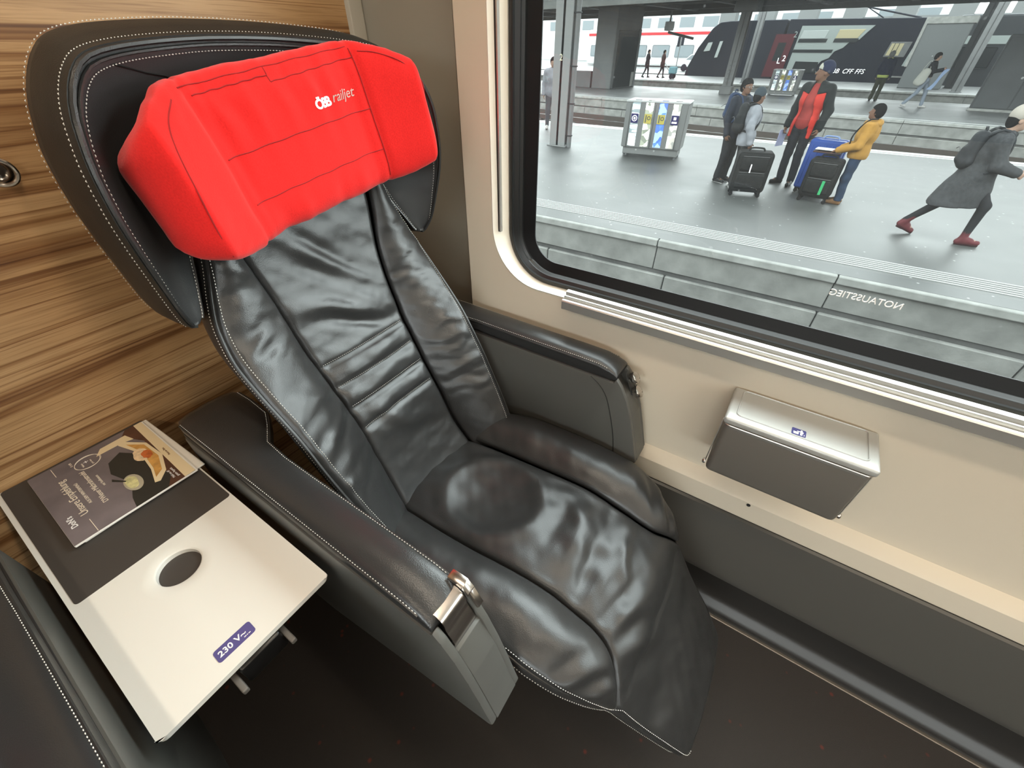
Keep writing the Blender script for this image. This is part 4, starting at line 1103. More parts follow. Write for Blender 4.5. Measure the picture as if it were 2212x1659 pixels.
# ---- canopies
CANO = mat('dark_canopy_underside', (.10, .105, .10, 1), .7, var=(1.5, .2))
cp = struct_root('canopy', E(0, 0, 0), ROT)
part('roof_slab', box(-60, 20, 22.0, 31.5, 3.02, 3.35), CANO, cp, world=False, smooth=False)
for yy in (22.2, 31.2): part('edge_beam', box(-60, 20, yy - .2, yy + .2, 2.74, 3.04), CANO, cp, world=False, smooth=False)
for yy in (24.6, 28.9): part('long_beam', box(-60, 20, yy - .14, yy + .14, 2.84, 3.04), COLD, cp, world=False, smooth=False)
xb0 = -58.0
cb = part('cross_beam', box(0, .28, 22.4, 31.0, 2.86, 3.02), COLG, cp, world=False, smooth=False); cb.location = (xb0, 0, 0)
for k in range(1, 22):
    c = cb.copy(); COL.objects.link(c); c.parent = cp; c.location = (xb0 + 3.4 * k, 0, 0)
cp1 = struct_root('canopy', (0, 0, 0), 0)
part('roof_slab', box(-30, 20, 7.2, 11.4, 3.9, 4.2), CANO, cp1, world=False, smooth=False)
cp3 = struct_root('canopy', E(0, 0, 0), ROT)
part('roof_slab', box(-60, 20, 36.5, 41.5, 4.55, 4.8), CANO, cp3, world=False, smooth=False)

# ---- columns
def column(x, y, z0, z1, wx, wy, m, label, rz=0, web=True, extra=None, taper_=1.0):
    o = thing('platform_column', label, 'column', (x, y, z0), rz)
    H = z1 - z0
    t = .035
    part('flange', rbox(-wx / 2, wx / 2, -wy / 2, -wy / 2 + t, .02, H, .006, 1), m, o, world=False, smooth=False)
    part('flange', rbox(-wx / 2, wx / 2, wy / 2 - t, wy / 2, .02, H, .006, 1), m, o, world=False, smooth=False)
    part('web', rbox(-.03, .03, -wy / 2, wy / 2, .02, H, .004, 1), m, o, world=False, smooth=False)
    part('base_plate', rbox(-wx / 2 - .05, wx / 2 + .05, -wy / 2 - .05, wy / 2 + .05, 0, .03, .008, 1), m, o, world=False, smooth=False)
    if extra: extra(o, H)
    return o
def pipe(o, H):
    part('rain_pipe', tube([(.30, -.05, .0), (.30, -.05, H)], .055, 12), COLG, o, world=False)
    for z in (.25, .9, 1.6, 2.5): part('pipe_clamp', merge(tube([(.30 + .062 * math.cos(t), -.05 + .062 * math.sin(t), z) for t in np.linspace(0, 2 * PI, 16, endpoint=False)], .014, 6, closed=True), box(.2, .26, -.065, -.035, z - .012, z + .012)), COLD, o, world=False)
    part('lettering', place(text_geo('2', .17), (-.02, -.122, 1.75), (1, 0, 0), (0, 0, 1)), mat('cream_numeral', S((240, 236, 205)), .6), o, world=False, smooth=False)
def solid_face(o, H):
    part('cover_plate', rbox(-.20, .13, -.115, -.08, .0, H, .01, 1), COLG, o, world=False, smooth=False)
column(-5.53, 10.62, PZ, 3.95, .42, .24, mat('light_column_paint', (.30, .305, .30, 1), .55), 'grey steel column with a rain pipe and the numeral 2 near the window edge', extra=lambda o, H: (solid_face(o, H), pipe(o, H)))
def rivets(o, H):
    part('rivet', merge(*[lathe([(.03, 0), (.026, .012), (.0001, .018)], 8, (sx_, -.16, z), (0, -1, 0)) for sx_ in (-.07, .07) for z in np.arange(.5, 1.5, .17)]), COLG, o, world=False)
    part('capital', rbox(-.55, .55, -.3, .3, H - .45, H, .03, 1), COLG, o, world=False, smooth=False)
    part('foot', rbox(-.30, .30, -.2, .2, 0, .35, .03, 1), COLG, o, world=False, smooth=False)
for xe, ye, lb in ((-9.42, 27.03, 'riveted grey canopy column standing in front of the black train nose'), ):
    x, y, _ = E(xe, ye); column(x, y, PZ, 3.02, .42, .30, COLG, lb, ROT, extra=rivets)
x, y, _ = E(-11.6, 36.2); column(x, y, PZ, 4.55, .34, .26, COLG, 'slim grey column on the far platform before the red train door', ROT)
x, y, _ = E(-.55, 36.6); column(x, y, PZ, 4.55, .42, .30, COLG, 'grey column rising left of the dark lift housing on the far platform', ROT)
x, y, _ = E(-.95, 39.8); column(x, y, PZ, 4.55, .55, .3, COLD, 'dark column beside the pale panelled cabinet on the far platform', ROT)
x, y, _ = E(1.75, 29.0); column(x, y, PZ, 3.02, .5, .36, COLG, 'wide grey column leaning into view above the dark cabinets at the right', ROT)

# ---- lift shaft, cabinets
lift = thing('lift_shaft', 'tall grey concrete lift shaft with a dark glazed side on the middle platform', 'lift', E(-16.15, 26.9, PZ), ROT)
SHAFT = mat('grey_shaft_concrete', (.16, .165, .165, 1), .75, var=(1.2, .12))
part('shaft_wall', rbox(-.66, .62, -1.35, 1.4, 0, 3.66, .03, 1), SHAFT, lift, world=False, smooth=False)
dk = part('glazed_side', rbox(.60, .66, -1.05, 1.15, .06, 2.62, .01, 1), mat('dark_lift_glass', (.03, .033, .033, 1), .25), lift, world=False, smooth=False)
part('door_post', rbox(.62, .70, 1.12, 1.30, 0, 2.7, .01, 1), COLG, lift, world=False, smooth=False)
part('kick_plate', rbox(.655, .68, .80, 1.10, .05, .75, .01, 1), CONC2, lift, world=False, smooth=False)
sw = single('stair_wall', rbox(*(lambda p: (p[0] - 1.45, p[0] + 1.0, p[1] - .12, p[1] + .12))(E(-18.1, 26.0)), PZ, PZ + .80, .02, 1), SHAFT, 'low grey parapet wall left of the lift shaft', 'wall')
sw.rotation_euler = (0, 0, ROT)
cabs = thing('equipment_cabinet', 'dark grey double-door cabinet block on the middle platform at the right edge', 'cabinet', E(.28, 26.3, PZ), ROT)
CABG = mat('dark_cabinet_paint', (.085, .09, .092, 1), .5, var=(2, .1))
part('cabinet_body', rbox(0, 4.2, 0, 2.2, 0, 2.28, .02, 1), CABG, cabs, world=False, smooth=False)
for i in range(4):
    d = part('cabinet_door', rbox(.04 + 1.04 * i, 1.05 + 1.04 * i, -.025, .01, .10, 2.2, .008, 1), CABG, cabs, world=False, smooth=False)
    part('door_knob', lathe([(.035, 0), (.04, .02), (.0001, .05)], 10, (.95 + 1.04 * i if i % 2 == 0 else .14 + 1.04 * i, -.025, 1.05), (0, -1, 0)), PAINT, d, world=False)
part('cabinet_plinth', rbox(-.05, 4.2, -.12, 0, 0, .08, .01, 1), CONC2, cabs, world=False, smooth=False)
cab2 = thing('equipment_cabinet', 'pale-edged grey cabinet on the far platform in front of the train end', 'cabinet', E(-3.35, 38.2, PZ), ROT)
part('cabinet_body', rbox(0, 2.0, 0, 1.2, 0, 3.05, .03, 1), mat('grey_cabinet_paint', (.16, .17, .17, 1), .5), cab2, world=False, smooth=False)
part('cabinet_cap', rbox(-.12, 2.1, -.06, 1.25, 2.9, 3.2, .02, 1), CONC2, cab2, world=False, smooth=False)
part('corner_strip', rbox(-.12, .02, -.06, .1, 1.0, 2.95, .02, 1), CONC2, cab2, world=False, smooth=False)
for xx in (.95, 1.1): part('cabinet_knob', lathe([(.03, 0), (.0001, .04)], 8, (xx, 0, 1.5), (0, -1, 0)), PAINT, cab2, world=False)

# ---- double-deck train behind the far platform
TD = mat('black_train_paint', (.016, .019, .030, 1), .5); TG = mat('pale_train_panel', (.42, .47, .45, 1), .45); TR = mat('dark_red_train_door', (.11, .020, .028, 1), .4)
TW = mat('dark_train_window', (.03, .034, .036, 1), .12); TWL = mat('lit_train_window', (.55, .60, .58, 1), .3); TWY = mat('warm_train_window', (.62, .55, .34, 1), .4)
YT = 44.0
train = thing('double_deck_train', 'black and pale double-deck train with white lettering across the tracks', 'train', E(-10.0, YT, -.95), ROT)
def tp(name, poly, y0, y1, m, par=train, r=0.0, **k):
    """polygon in (xe, z) of the train side"""
    g = prism([(a + 10.0, b + .95) for a, b in poly], y0, y1, 'y', r=r); return part(name, g, m, par, world=False, smooth=False, **k)
tp('driving_car', [(-19.35, -.85), (-19.25, -.2), (-18.6, 1.2), (-17.7, 2.45), (-17.2, 2.78), (-16.4, 2.84), (-12.2, 2.84), (-12.2, -.85)], 0, 2.8, TD, r=.06)
tp('coach_body', [(-12.05, -.85), (-12.05, 2.84), (-2.75, 2.70), (-2.75, -.85)], .02, 2.8, TD, r=.04)
part('front_window', prism([(-18.05 + 10, .95 + .95), (-17.55 + 10, 1.0 + .95), (-17.45 + 10, 1.55 + .95), (-17.8 + 10, 1.52 + .95)], -.04, .03, 'y'), TWL, train, world=False, smooth=False)
tp('door_window', [(-17.02, .55), (-16.78, .58), (-16.62, 1.62), (-16.86, 1.60)], -.04, .03, TWL)
tp('red_door', [(-12.9, -.6), (-11.5, -.6), (-11.35, 2.0), (-12.7, 2.0)], -.05, .02, TR)
tp('door_glass', [(-12.45, .4), (-11.9, .4), (-11.8, 1.5), (-12.35, 1.5)], -.06, -.04, TW)
# pale livery field with the scalloped dark edge of the tree-shaped print
pale = [(-11.25, -.25), (-9.1, -.25), (-9.3, .1), (-9.05, .45), (-8.65, .62), (-8.45, 1.0), (-8.0, 1.2), (-7.75, 1.5), (-7.2, 1.65), (-6.9, 2.05), (-6.6, 2.40), (-11.1, 2.45)]
tp('pale_livery_field', pale, -.03, .02, TG)
tp('upper_window', [(-11.0, 1.72), (-9.35, 1.72), (-9.25, 2.18), (-10.9, 2.18)], -.05, -.02, TWL, r=.03); tp('upper_window', [(-8.7, 1.72), (-7.35, 1.72), (-7.05, 2.20), (-8.6, 2.20)], -.05, -.02, TWY, r=.03)
for a, b in ((-11.05, -9.2), (-8.75, -7.3)): tp('window_band', [(a, 1.50), (b, 1.50), (b + .05, 1.71), (a + .03, 1.71)], -.05, -.02, TW)
tp('dark_stripe', [(-11.2, .92), (-8.6, .92), (-8.55, 1.10), (-11.15, 1.10)], -.05, -.02, TW)
tp('lower_window', [(-10.85, -.28), (-9.15, -.28), (-9.2, .38), (-10.75, .40)], -.05, -.02, TW, r=.04)
tp('end_window_frame', [(-5.42, .72), (-4.25, .72), (-4.15, 1.52), (-5.3, 1.52)], -.05, -.02, COLG, r=.03)
tp('end_window', [(-5.32, .80), (-4.60, .80), (-4.55, 1.44), (-5.22, 1.44)], -.065, -.04, TWY)
for xx in (-5.08, -4.84): tp('window_bar', [(xx - .015, .80), (xx + .015, .80), (xx + .06, 1.44), (xx + .03, 1.44)], -.08, -.06, TD)
tp('pale_end_panel', [(-4.15, .25), (-2.95, .25), (-2.85, 1.5), (-3.95, 1.5)], -.05, -.02, TG)
tp('step_rail', [(-4.5, -.38), (-3.4, -.38), (-3.4, -.30), (-4.5, -.30)], -.06, 0, CONC2)
for _w, _x in (('SBB', -7.98), ('CFF', -7.14), ('FFS', -6.40)): part('lettering', place(text_geo(_w, .38, shear=.22, spacing=1.05, extrude=.004), (_x + 10, -.06, -.12 + .95), (1, 0, 0), (0, 0, 1)), LETTER_W, train, world=False, smooth=False)
part('lettering', place(text_geo('2', .5, extrude=.004), (-11.62 + 10, -.07, .55 + .95), (1, 0, 0), (0, 0, 1)), LETTER_W, train, world=False, smooth=False)
part('lettering', place(text_geo('2', .5, extrude=.004), (-11.35 + 10, -.07, 1.95 + .95), (1, 0, 0), (0, 0, 1)), TG, train, world=False, smooth=False)
part('lettering', place(text_geo('L', .5, extrude=.004), (-11.95 + 10, -.07, .40 + .95), (1, 0, 0), (0, 0, 1)), LETTER_W, train, world=False, smooth=False)
# pantograph
part('pantograph', merge(tube([(3.5, 1.2, 3.75), (2.3, 1.2, 4.35), (3.3, 1.2, 4.75), (5.4, 1.2, 5.0)], .04, 6), tube([(2.3, 1.2, 4.35), (5.6, 1.2, 3.7)], .05, 6), tube([(5.4, .5, 5.0), (5.4, 1.9, 5.0)], .04, 6)), TD, train, world=False)
train2 = thing('rail_car', 'second dark rail car seen between the columns at the right', 'train', E(0, YT + .2, -.95), ROT)
part('car_body', rbox(-2.35, 14, 0, 2.8, .1, 3.75, .12, 2), mat('dark_grey_car', (.05, .055, .06, 1), .4), train2, world=False, smooth=False)
part('pale_band', box(-2.2, 14, -.03, .01, 2.35, 2.75), TG, train2, world=False, smooth=False)
for k in range(6): part('car_window', rbox(-1.8 + 2.6 * k, .2 + 2.6 * k, -.04, .0, 1.15, 2.2, .05, 1), TW, train2, world=False, smooth=False)

# ---- far side: white regional train, facade, car, signals
FAR = mat('white_far_facade', (.80, .82, .82, 1), .7); REDB = mat('red_train_stripe', (.60, .05, .06, 1), .4); FWIN = mat('grey_far_window', (.28, .32, .34, 1), .3)
rt = thing('regional_train', 'white regional train with a red stripe far behind the platforms', 'train', E(-30, 62, -.9), ROT)
part('train_body', rbox(-12, 14, 0, 3, .2, 3.9, .2, 2), FAR, rt, world=False, smooth=False)
part('red_stripe', box(-11.9, 13.9, -.03, .02, 3.25, 3.52), REDB, rt, world=False, smooth=False)
for k in range(8): part('side_window', rbox(-11.4 + 3.1 * k, -9.1 + 3.1 * k, -.04, .02, 1.1, 2.3, .08, 1), FWIN, rt, world=False, smooth=False)
fb = thing('far_building', 'bright white building facade with rows of windows beyond the tracks', 'building', E(-34, 84, -1.3), ROT)
part('facade', box(-34, 30, 0, 8, 0, 7.0), FAR, fb, world=False, smooth=False)
part('upper_storey', box(-34, 30, .6, 8, 7.0, 9.6), mat('pale_brick_far', (.62, .50, .46, 1), .8), fb, world=False, smooth=False)
for k in range(16):
    part('window', box(-32 + 3.8 * k, -29.6 + 3.8 * k, -.05, .02, 4.9, 6.2), FWIN, fb, world=False, smooth=False)
    part('upper_window', box(-32 + 3.8 * k, -30.4 + 3.8 * k, .55, .62, 7.5, 9.0), FWIN, fb, world=False, smooth=False)
gr = struct('ground_2', box(-90, 30, 0, 60, -.4, 0), ASPH2, None, smooth=False); gr.location = E(0, 43.0 + 4.3, -.78); gr.rotation_euler = (0, 0, ROT)
car = thing('car', 'small white car half hidden behind the black train nose', 'car', E(-21.9, 53, -.75), ROT)
part('car_body', prism([(-2.0, .35), (-1.95, .75), (-1.3, .95), (-.7, 1.42), (.7, 1.45), (1.4, .98), (2.0, .85), (2.05, .35)], -.8, .8, 'y', r=.08), FAR, car, world=False, angle=50)
part('car_window', prism([(-1.15, .98), (-.62, 1.35), (.62, 1.37), (1.2, .98)], -.83, .83, 'y'), FWIN, car, world=False, smooth=False)
for xx in (-1.25, 1.25):
    for yy in (-.82, .62): part('wheel', lathe([(.0001, 0), (.2, .0), (.33, .03), (.33, .17), (.2, .2), (.0001, .2)], 18, (xx, yy, .33), (0, 1, 0)), TD, car, world=False)
for xe, ye, lb in ((-23.9, 52, 'black traffic signal on a pole left of the white car'), (-20.6, 52, 'black traffic signal on a pole by the train nose')):
    sg_ = thing('traffic_signal', lb, 'signal', E(xe, ye, -.75), ROT)
    part('pole', tube([(0, 0, 0), (0, 0, 3.0)], .05, 8), COLG, sg_, world=False)
    part('signal_head', merge(rbox(-.32, -.1, -.12, .1, 2.0, 2.8, .03, 1), rbox(.1, .3, -.12, .1, 2.1, 2.9, .03, 1)), TD, sg_, world=False, smooth=False)

# camera dome / speaker hanging from the canopy
GL = mat('grey_hall_post', (.20, .21, .21, 1), .7)
hall = thing('station_hall', 'grey posts and beams of the station hall standing behind the trains', 'building', E(0, 66, -1.3), ROT)
for k in range(12): part('hall_post', box(-26 + 4.3 * k, -24.2 + 4.3 * k, 0, 1.0, 0, 9.5), GL, hall, world=False, smooth=False)
part('hall_beam', box(-26, 26, -.1, 1.1, 7.6, 9.5), GL, hall, world=False, smooth=False)
part('hall_rail', box(-26, 26, .2, .6, 4.6, 4.9), GL, hall, world=False, smooth=False)
lamp = thing('hanging_speaker', 'white dome loudspeaker on a bracket under the middle canopy', 'speaker', E(-14.6, 29.8, 1.98), ROT)
part('dome', lathe([(.0001, 0), (.25, .02), (.28, .15), (.26, .42), (.0001, .44)], 16, (0, 0, 0)), mat('pale_dome', (.6, .62, .62, 1), .5), lamp, world=False)
part('bracket', merge(tube([(0, 0, .4), (0, 0, 1.05)], .05, 8), tube([(0, 0, -.05), (1.6, 0, -.35)], .06, 8)), COLG, lamp, world=False)

# ---- recycling stations
BINP = mat('recycling_grey', (.26, .265, .26, 1), .45, metal=.2); BIND = mat('recycling_dark', (.13, .135, .135, 1), .5)
def stuff_mat(name, cols, scale):
    m = bpy.data.materials.new(name); m.use_nodes = True; n = m.node_tree; b = n.nodes['Principled BSDF']; b.inputs['Roughness'].default_value = .5
    t = n.nodes.new('ShaderNodeTexCoord'); v = n.nodes.new('ShaderNodeTexVoronoi'); v.inputs['Scale'].default_value = scale
    mp = n.nodes.new('ShaderNodeMapping'); mp.inputs['Scale'].default_value = cols[0]
    r = n.nodes.new('ShaderNodeValToRGB'); r.color_ramp.interpolation = 'CONSTANT'
    while len(r.color_ramp.elements) < len(cols) - 1: r.color_ramp.elements.new(.5)
    for i, c in enumerate(cols[1:]):
        r.color_ramp.elements[i].position = i / (len(cols) - 1); r.color_ramp.elements[i].color = (*c, 1)
    n.links.new(t.outputs['Object'], mp.inputs[0]); n.links.new(mp.outputs[0], v.inputs['Vector']); n.links.new(v.outputs['Color'], r.inputs[0]); n.links.new(r.outputs[0], b.inputs['Base Color'])
    return m
PRT = [stuff_mat('newspaper_print', [(1, 1, 7), (.30, .36, .38), (.45, .5, .5), (.14, .17, .18), (.6, .62, .6)], 3.0), stuff_mat('can_print', [(1, 1, 1), (.5, .5, .42), (.2, .21, .16), (.65, .66, .58), (.12, .13, .1)], 9.0),
       stuff_mat('bottle_print', [(1, 1, 1), (.035, .09, .34), (.05, .13, .42), (.22, .32, .62), (.03, .08, .30)], 10.0), stuff_mat('litter_print', [(1, 1, 1), (.42, .42, .38), (.2, .2, .18), (.62, .62, .58), (.33, .3, .27)], 11.0)]
NAV = mat('navy_sign', (.035, .03, .13, 1), .5); YEL = mat('yellow_sign', (.62, .52, .12, 1), .5)
def recycler(loc, rz, label):
    o = thing('recycling_station', label, 'bin', loc, rz)
    W_, D_, H_ = 1.28, .62, 1.04
    part('base', rbox(-.60, .60, -.22, .26, .05, .20, .01, 1), BINP, o, world=False, smooth=False)
    for sx_ in (-.56, .56):
        for sy_ in (-.18, .22): part('foot', lathe([(.03, 0), (.03, .06)], 10, (sx_, sy_, 0)), BIND, o, world=False)
    bm = bmesh.new(); h = .64
    v = [bm.verts.new(p) for p in ((-.64, -.27, .19), (.64, -.27, .19), (.64, .26, .19), (-.64, .26, .19), (-.64, -.30, 1.02), (.64, -.30, 1.02), (.64, .36, 1.02), (-.64, .36, 1.02))]
    for q in ((3, 2, 1, 0), (4, 5, 6, 7), (0, 1, 5, 4), (1, 2, 6, 5), (2, 3, 7, 6), (3, 0, 4, 7)): bm.faces.new([v[i] for i in q])
    bmesh.ops.bevel(bm, geom=list(bm.edges), offset=.012, segments=2, affect='EDGES')
    part('body', from_bm(bm), BINP, o, world=False, smooth=False)
    part('top_cover', merge(rbox(-.65, .65, -.29, .37, 1.02, 1.06, .015, 1)), mat('recycler_top', (.5, .51, .5, 1), .4), o, world=False, smooth=False)
    part('side_seam', merge(box(.5, .505, -.306, -.27, .2, 1.0), box(-.535, -.53, -.306, -.27, .2, 1.0), box(-.02, -.015, -.305, -.27, .2, 1.0)), BIND, o, world=False, smooth=False)
    for i in range(4):
        x0_ = -.50 + .28 * i
        f = part('printed_panel', (np.array([(x0_, -.276, .22), (x0_ + .165, -.276, .22), (x0_ + .165, -.306, 1.015), (x0_, -.306, 1.015), (x0_, -.24, 1.063), (x0_ + .165, -.24, 1.063)]), [(0, 1, 2, 3), (3, 2, 5, 4)]), PRT[i], o, world=False, smooth=False)
        part('slot', box(x0_ + .02, x0_ + .145, -.20, -.10, 1.0605, 1.066), BIND, f, world=False, smooth=False)
        s = part('sort_sign', box(x0_ + .005, x0_ + .155, -.312, -.29, .66, .83), NAV if i in (0, 3) else YEL, f, world=False, smooth=False)
        if i == 0: part('sign_symbol', merge(tube([(x0_ + .08 + .05 * math.cos(t), -.313, .745 + .05 * math.sin(t)) for t in np.linspace(0, 2 * PI, 18, endpoint=False)], .008, 5, closed=True), lathe([(.025, 0), (.0001, .004)], 10, (x0_ + .08, -.312, .745), (0, -1, 0))), LETTER_W, s, world=False, smooth=False)
        elif i == 3: part('sign_symbol', merge(box(x0_ + .055, x0_ + .105, -.316, -.31, .75, .80), box(x0_ + .03, x0_ + .13, -.316, -.31, .69, .72)), LETTER_W, s, world=False, smooth=False)
        else: part('sign_symbol', merge(box(x0_ + .03, x0_ + .05, -.316, -.31, .68, .81), tube([(x0_ + .10 + .03 * math.cos(t), -.313, .76 + .03 * math.sin(t)) for t in np.linspace(0, 2 * PI, 14, endpoint=False)], .008, 5, closed=True)), BIND, s, world=False, smooth=False)
    part('caster_bolt', merge(lathe([(.02, 0), (.0001, .01)], 8, (-.30, -.222, .14), (0, -1, 0)), lathe([(.02, 0), (.0001, .01)], 8, (.10, -.222, .14), (0, -1, 0))), PAINT, o, world=False)
    return o
recycler((-3.17, 10.62, PZ), math.radians(7), 'grey recycling station with four printed panels on the near platform')
recycler((*E(-7.05, 28.2)[:2], PZ), ROT + math.radians(5), 'pale recycling station on the middle platform behind the waiting family')
# ================================================================ signed-distance modelling for people, clothes and bags
class Field:
    def __init__(s, lo, hi, h):
        s.lo = np.array(lo, float); s.h = h; s.n = np.ceil((np.array(hi) - s.lo) / h).astype(int) + 1
        s.d = np.full(s.n, 9.0, np.float32)
    def region(s, lo, hi):
        a = np.clip(np.floor((np.array(lo) - s.lo) / s.h).astype(int), 0, s.n - 1); b = np.clip(np.ceil((np.array(hi) - s.lo) / s.h).astype(int) + 1, 1, s.n)
        sl = tuple(slice(i, j) for i, j in zip(a, b))
        ax = [s.lo[k] + s.h * np.arange(a[k], b[k]) for k in range(3)]
        X, Y, Z = np.meshgrid(*ax, indexing='ij', sparse=True)
        return sl, X, Y, Z
    def put(s, sl, d, k):
        o = s.d[sl]
        if k <= 0: s.d[sl] = np.minimum(o, d)
        else:
            hh = np.clip(.5 + .5 * (o - d) / k, 0, 1); s.d[sl] = np.minimum(o, np.where(o > 5, d, o * (1 - hh) + d * hh - k * hh * (1 - hh)))
    def cap(s, a, b, ra, rb, k=.02, flat=(1, 1, 1)):
        a = np.array(a, float); b = np.array(b, float); m = max(ra, rb) * 1.0 + .06 + k; fl = np.array(flat, float)
        mm = m * np.maximum(1, fl)
        sl, X, Y, Z = s.region(np.minimum(a, b) - mm, np.maximum(a, b) + mm)
        ab = (b - a) / fl; L = ab @ ab + 1e-12
        px_, py_, pz_ = (X - a[0]) / fl[0], (Y - a[1]) / fl[1], (Z - a[2]) / fl[2]
        t = np.clip((px_ * ab[0] + py_ * ab[1] + pz_ * ab[2]) / L, 0, 1)
        d = np.sqrt((px_ - ab[0] * t) ** 2 + (py_ - ab[1] * t) ** 2 + (pz_ - ab[2] * t) ** 2) - (ra + (rb - ra) * t)
        s.put(sl, (d * fl.min()).astype(np.float32), k)
    def ell(s, c, r, k=.02, R=None):
        c = np.array(c, float); r = np.array(r, float); m = r.max() + .06 + k
        sl, X, Y, Z = s.region(c - m, c + m)
        x, y, z = X - c[0], Y - c[1], Z - c[2]
        if R is not None:
            x, y, z = R[0, 0] * x + R[1, 0] * y + R[2, 0] * z, R[0, 1] * x + R[1, 1] * y + R[2, 1] * z, R[0, 2] * x + R[1, 2] * y + R[2, 2] * z
        q = np.sqrt((x / r[0]) ** 2 + (y / r[1]) ** 2 + (z / r[2]) ** 2); q2 = np.sqrt((x / r[0] ** 2) ** 2 + (y / r[1] ** 2) ** 2 + (z / r[2] ** 2) ** 2) + 1e-9
        s.put(sl, (q * (q - 1) / q2).astype(np.float32), k)
    def full(s):
        return s.region(s.lo, s.lo + s.h * s.n)
    def cut(s, p, n):
        """keep the side the normal points away from"""
        n = np.array(n, float); n /= np.linalg.norm(n); sl, X, Y, Z = s.full()
        s.d[sl] = np.maximum(s.d[sl], (X - p[0]) * n[0] + (Y - p[1]) * n[1] + (Z - p[2]) * n[2])
    def carve(s, fn):
        sl, X, Y, Z = s.full(); s.d[sl] = np.maximum(s.d[sl], -fn(X, Y, Z))
    def noise(s, amp, scale, seed=0):
        sl, X, Y, Z = s.full(); r = np.random.RandomState(seed); o = 0
        for k in range(7):
            d = r.normal(size=3); d /= np.linalg.norm(d); o = o + np.sin((X * d[0] + Y * d[1] + Z * d[2]) * scale * (.6 + .9 * r.rand()) + 6.28 * r.rand())
        s.d = np.where(s.d < 1, s.d + amp * o / 2.6, s.d)
    def mesh(s):
        d = s.d; ins = d < 0; n = d.shape
        c = np.zeros(tuple(k - 1 for k in n), np.int32)
        for i in (0, 1):
            for j in (0, 1):
                for k in (0, 1): c += ins[i:n[0] - 1 + i, j:n[1] - 1 + j, k:n[2] - 1 + k]
        act = (c > 0) & (c < 8); idx = np.argwhere(act); vid = np.full(act.shape, -1, np.int64); vid[act] = np.arange(len(idx))
        P = np.zeros((len(idx), 3)); W_ = np.zeros(len(idx))
        off = [(i, j, k) for i in (0, 1) for j in (0, 1) for k in (0, 1)]
        I = idx.T
        for a in range(8):
            for b in range(a + 1, 8):
                A, B = off[a], off[b]
                if sum(abs(p - q) for p, q in zip(A, B)) != 1: continue
                da = d[I[0] + A[0], I[1] + A[1], I[2] + A[2]]; db = d[I[0] + B[0], I[1] + B[1], I[2] + B[2]]
                m = (da < 0) != (db < 0); t = np.where(m, da / np.where(m, da - db, 1), 0)
                q = np.array(A)[None] + t[:, None] * (np.array(B) - np.array(A))[None]
                P[m] += q[m]; W_[m] += 1
        V = s.lo + s.h * (idx + P / np.maximum(W_, 1)[:, None]); F = []
        for ax in range(3):
            o1, o2 = [(1, 2), (2, 0), (0, 1)][ax]
            s0 = [slice(None)] * 3; s1 = [slice(None)] * 3; s0[ax] = slice(0, n[ax] - 1); s1[ax] = slice(1, n[ax])
            a = ins[tuple(s0)]; b = ins[tuple(s1)]; ed = np.argwhere(a != b)
            ed = ed[(ed[:, o1] > 0) & (ed[:, o2] > 0) & (ed[:, o1] < n[o1] - 1) & (ed[:, o2] < n[o2] - 1)]
            if not len(ed): continue
            fl = a[tuple(ed.T)]
            def g(u, v):
                q = ed.copy(); q[:, o1] -= u; q[:, o2] -= v; return vid[tuple(q.T)]
            Q = np.stack([g(1, 1), g(0, 1), g(0, 0), g(1, 0)], 1); Q[~fl] = Q[~fl][:, ::-1]
            F += Q[(Q >= 0).all(1)].tolist()
        return V, F

def rotz(p, a):
    p = np.array(p, float); c, s_ = math.cos(a), math.sin(a); return np.array([p[0] * c - p[1] * s_, p[0] * s_ + p[1] * c, p[2]])

SKIN_B = mat('brown_skin', (.20, .105, .068, 1), .55); SKIN_P = mat('pale_skin', (.42, .27, .20, 1), .55)
HAIR = mat('black_hair', (.010, .009, .009, 1), .85, spec=.05); EYEW = mat('eye_white', (.6, .6, .58, 1), .3); EYED = mat('eye_dark', (.01, .008, .006, 1), .2); LIP = mat('lip', (.22, .08, .07, 1), .5)

def default_skel(H):
    k = H / 1.75
    J = dict(hip=(0, 0, .95), chest=(.0, 0, 1.27), neck=(-.005, 0, 1.475), head=(.02, 0, 1.635),
             shL=(-.01, .185, 1.425), elL=(-.04, .235, 1.14), wrL=(.04, .245, .885), shR=(-.01, -.185, 1.425), elR=(-.04, -.235, 1.14), wrR=(.04, -.245, .885),
             hiL=(0, .088, .91), knL=(.02, .10, .50), anL=(-.02, .105, .085), toL=(.165, .125, .03), hiR=(0, -.088, .91), knR=(.02, -.10, .50), anR=(-.02, -.105, .085), toR=(.165, -.125, .03))
    return {n: np.array(v) * k for n, v in J.items()}

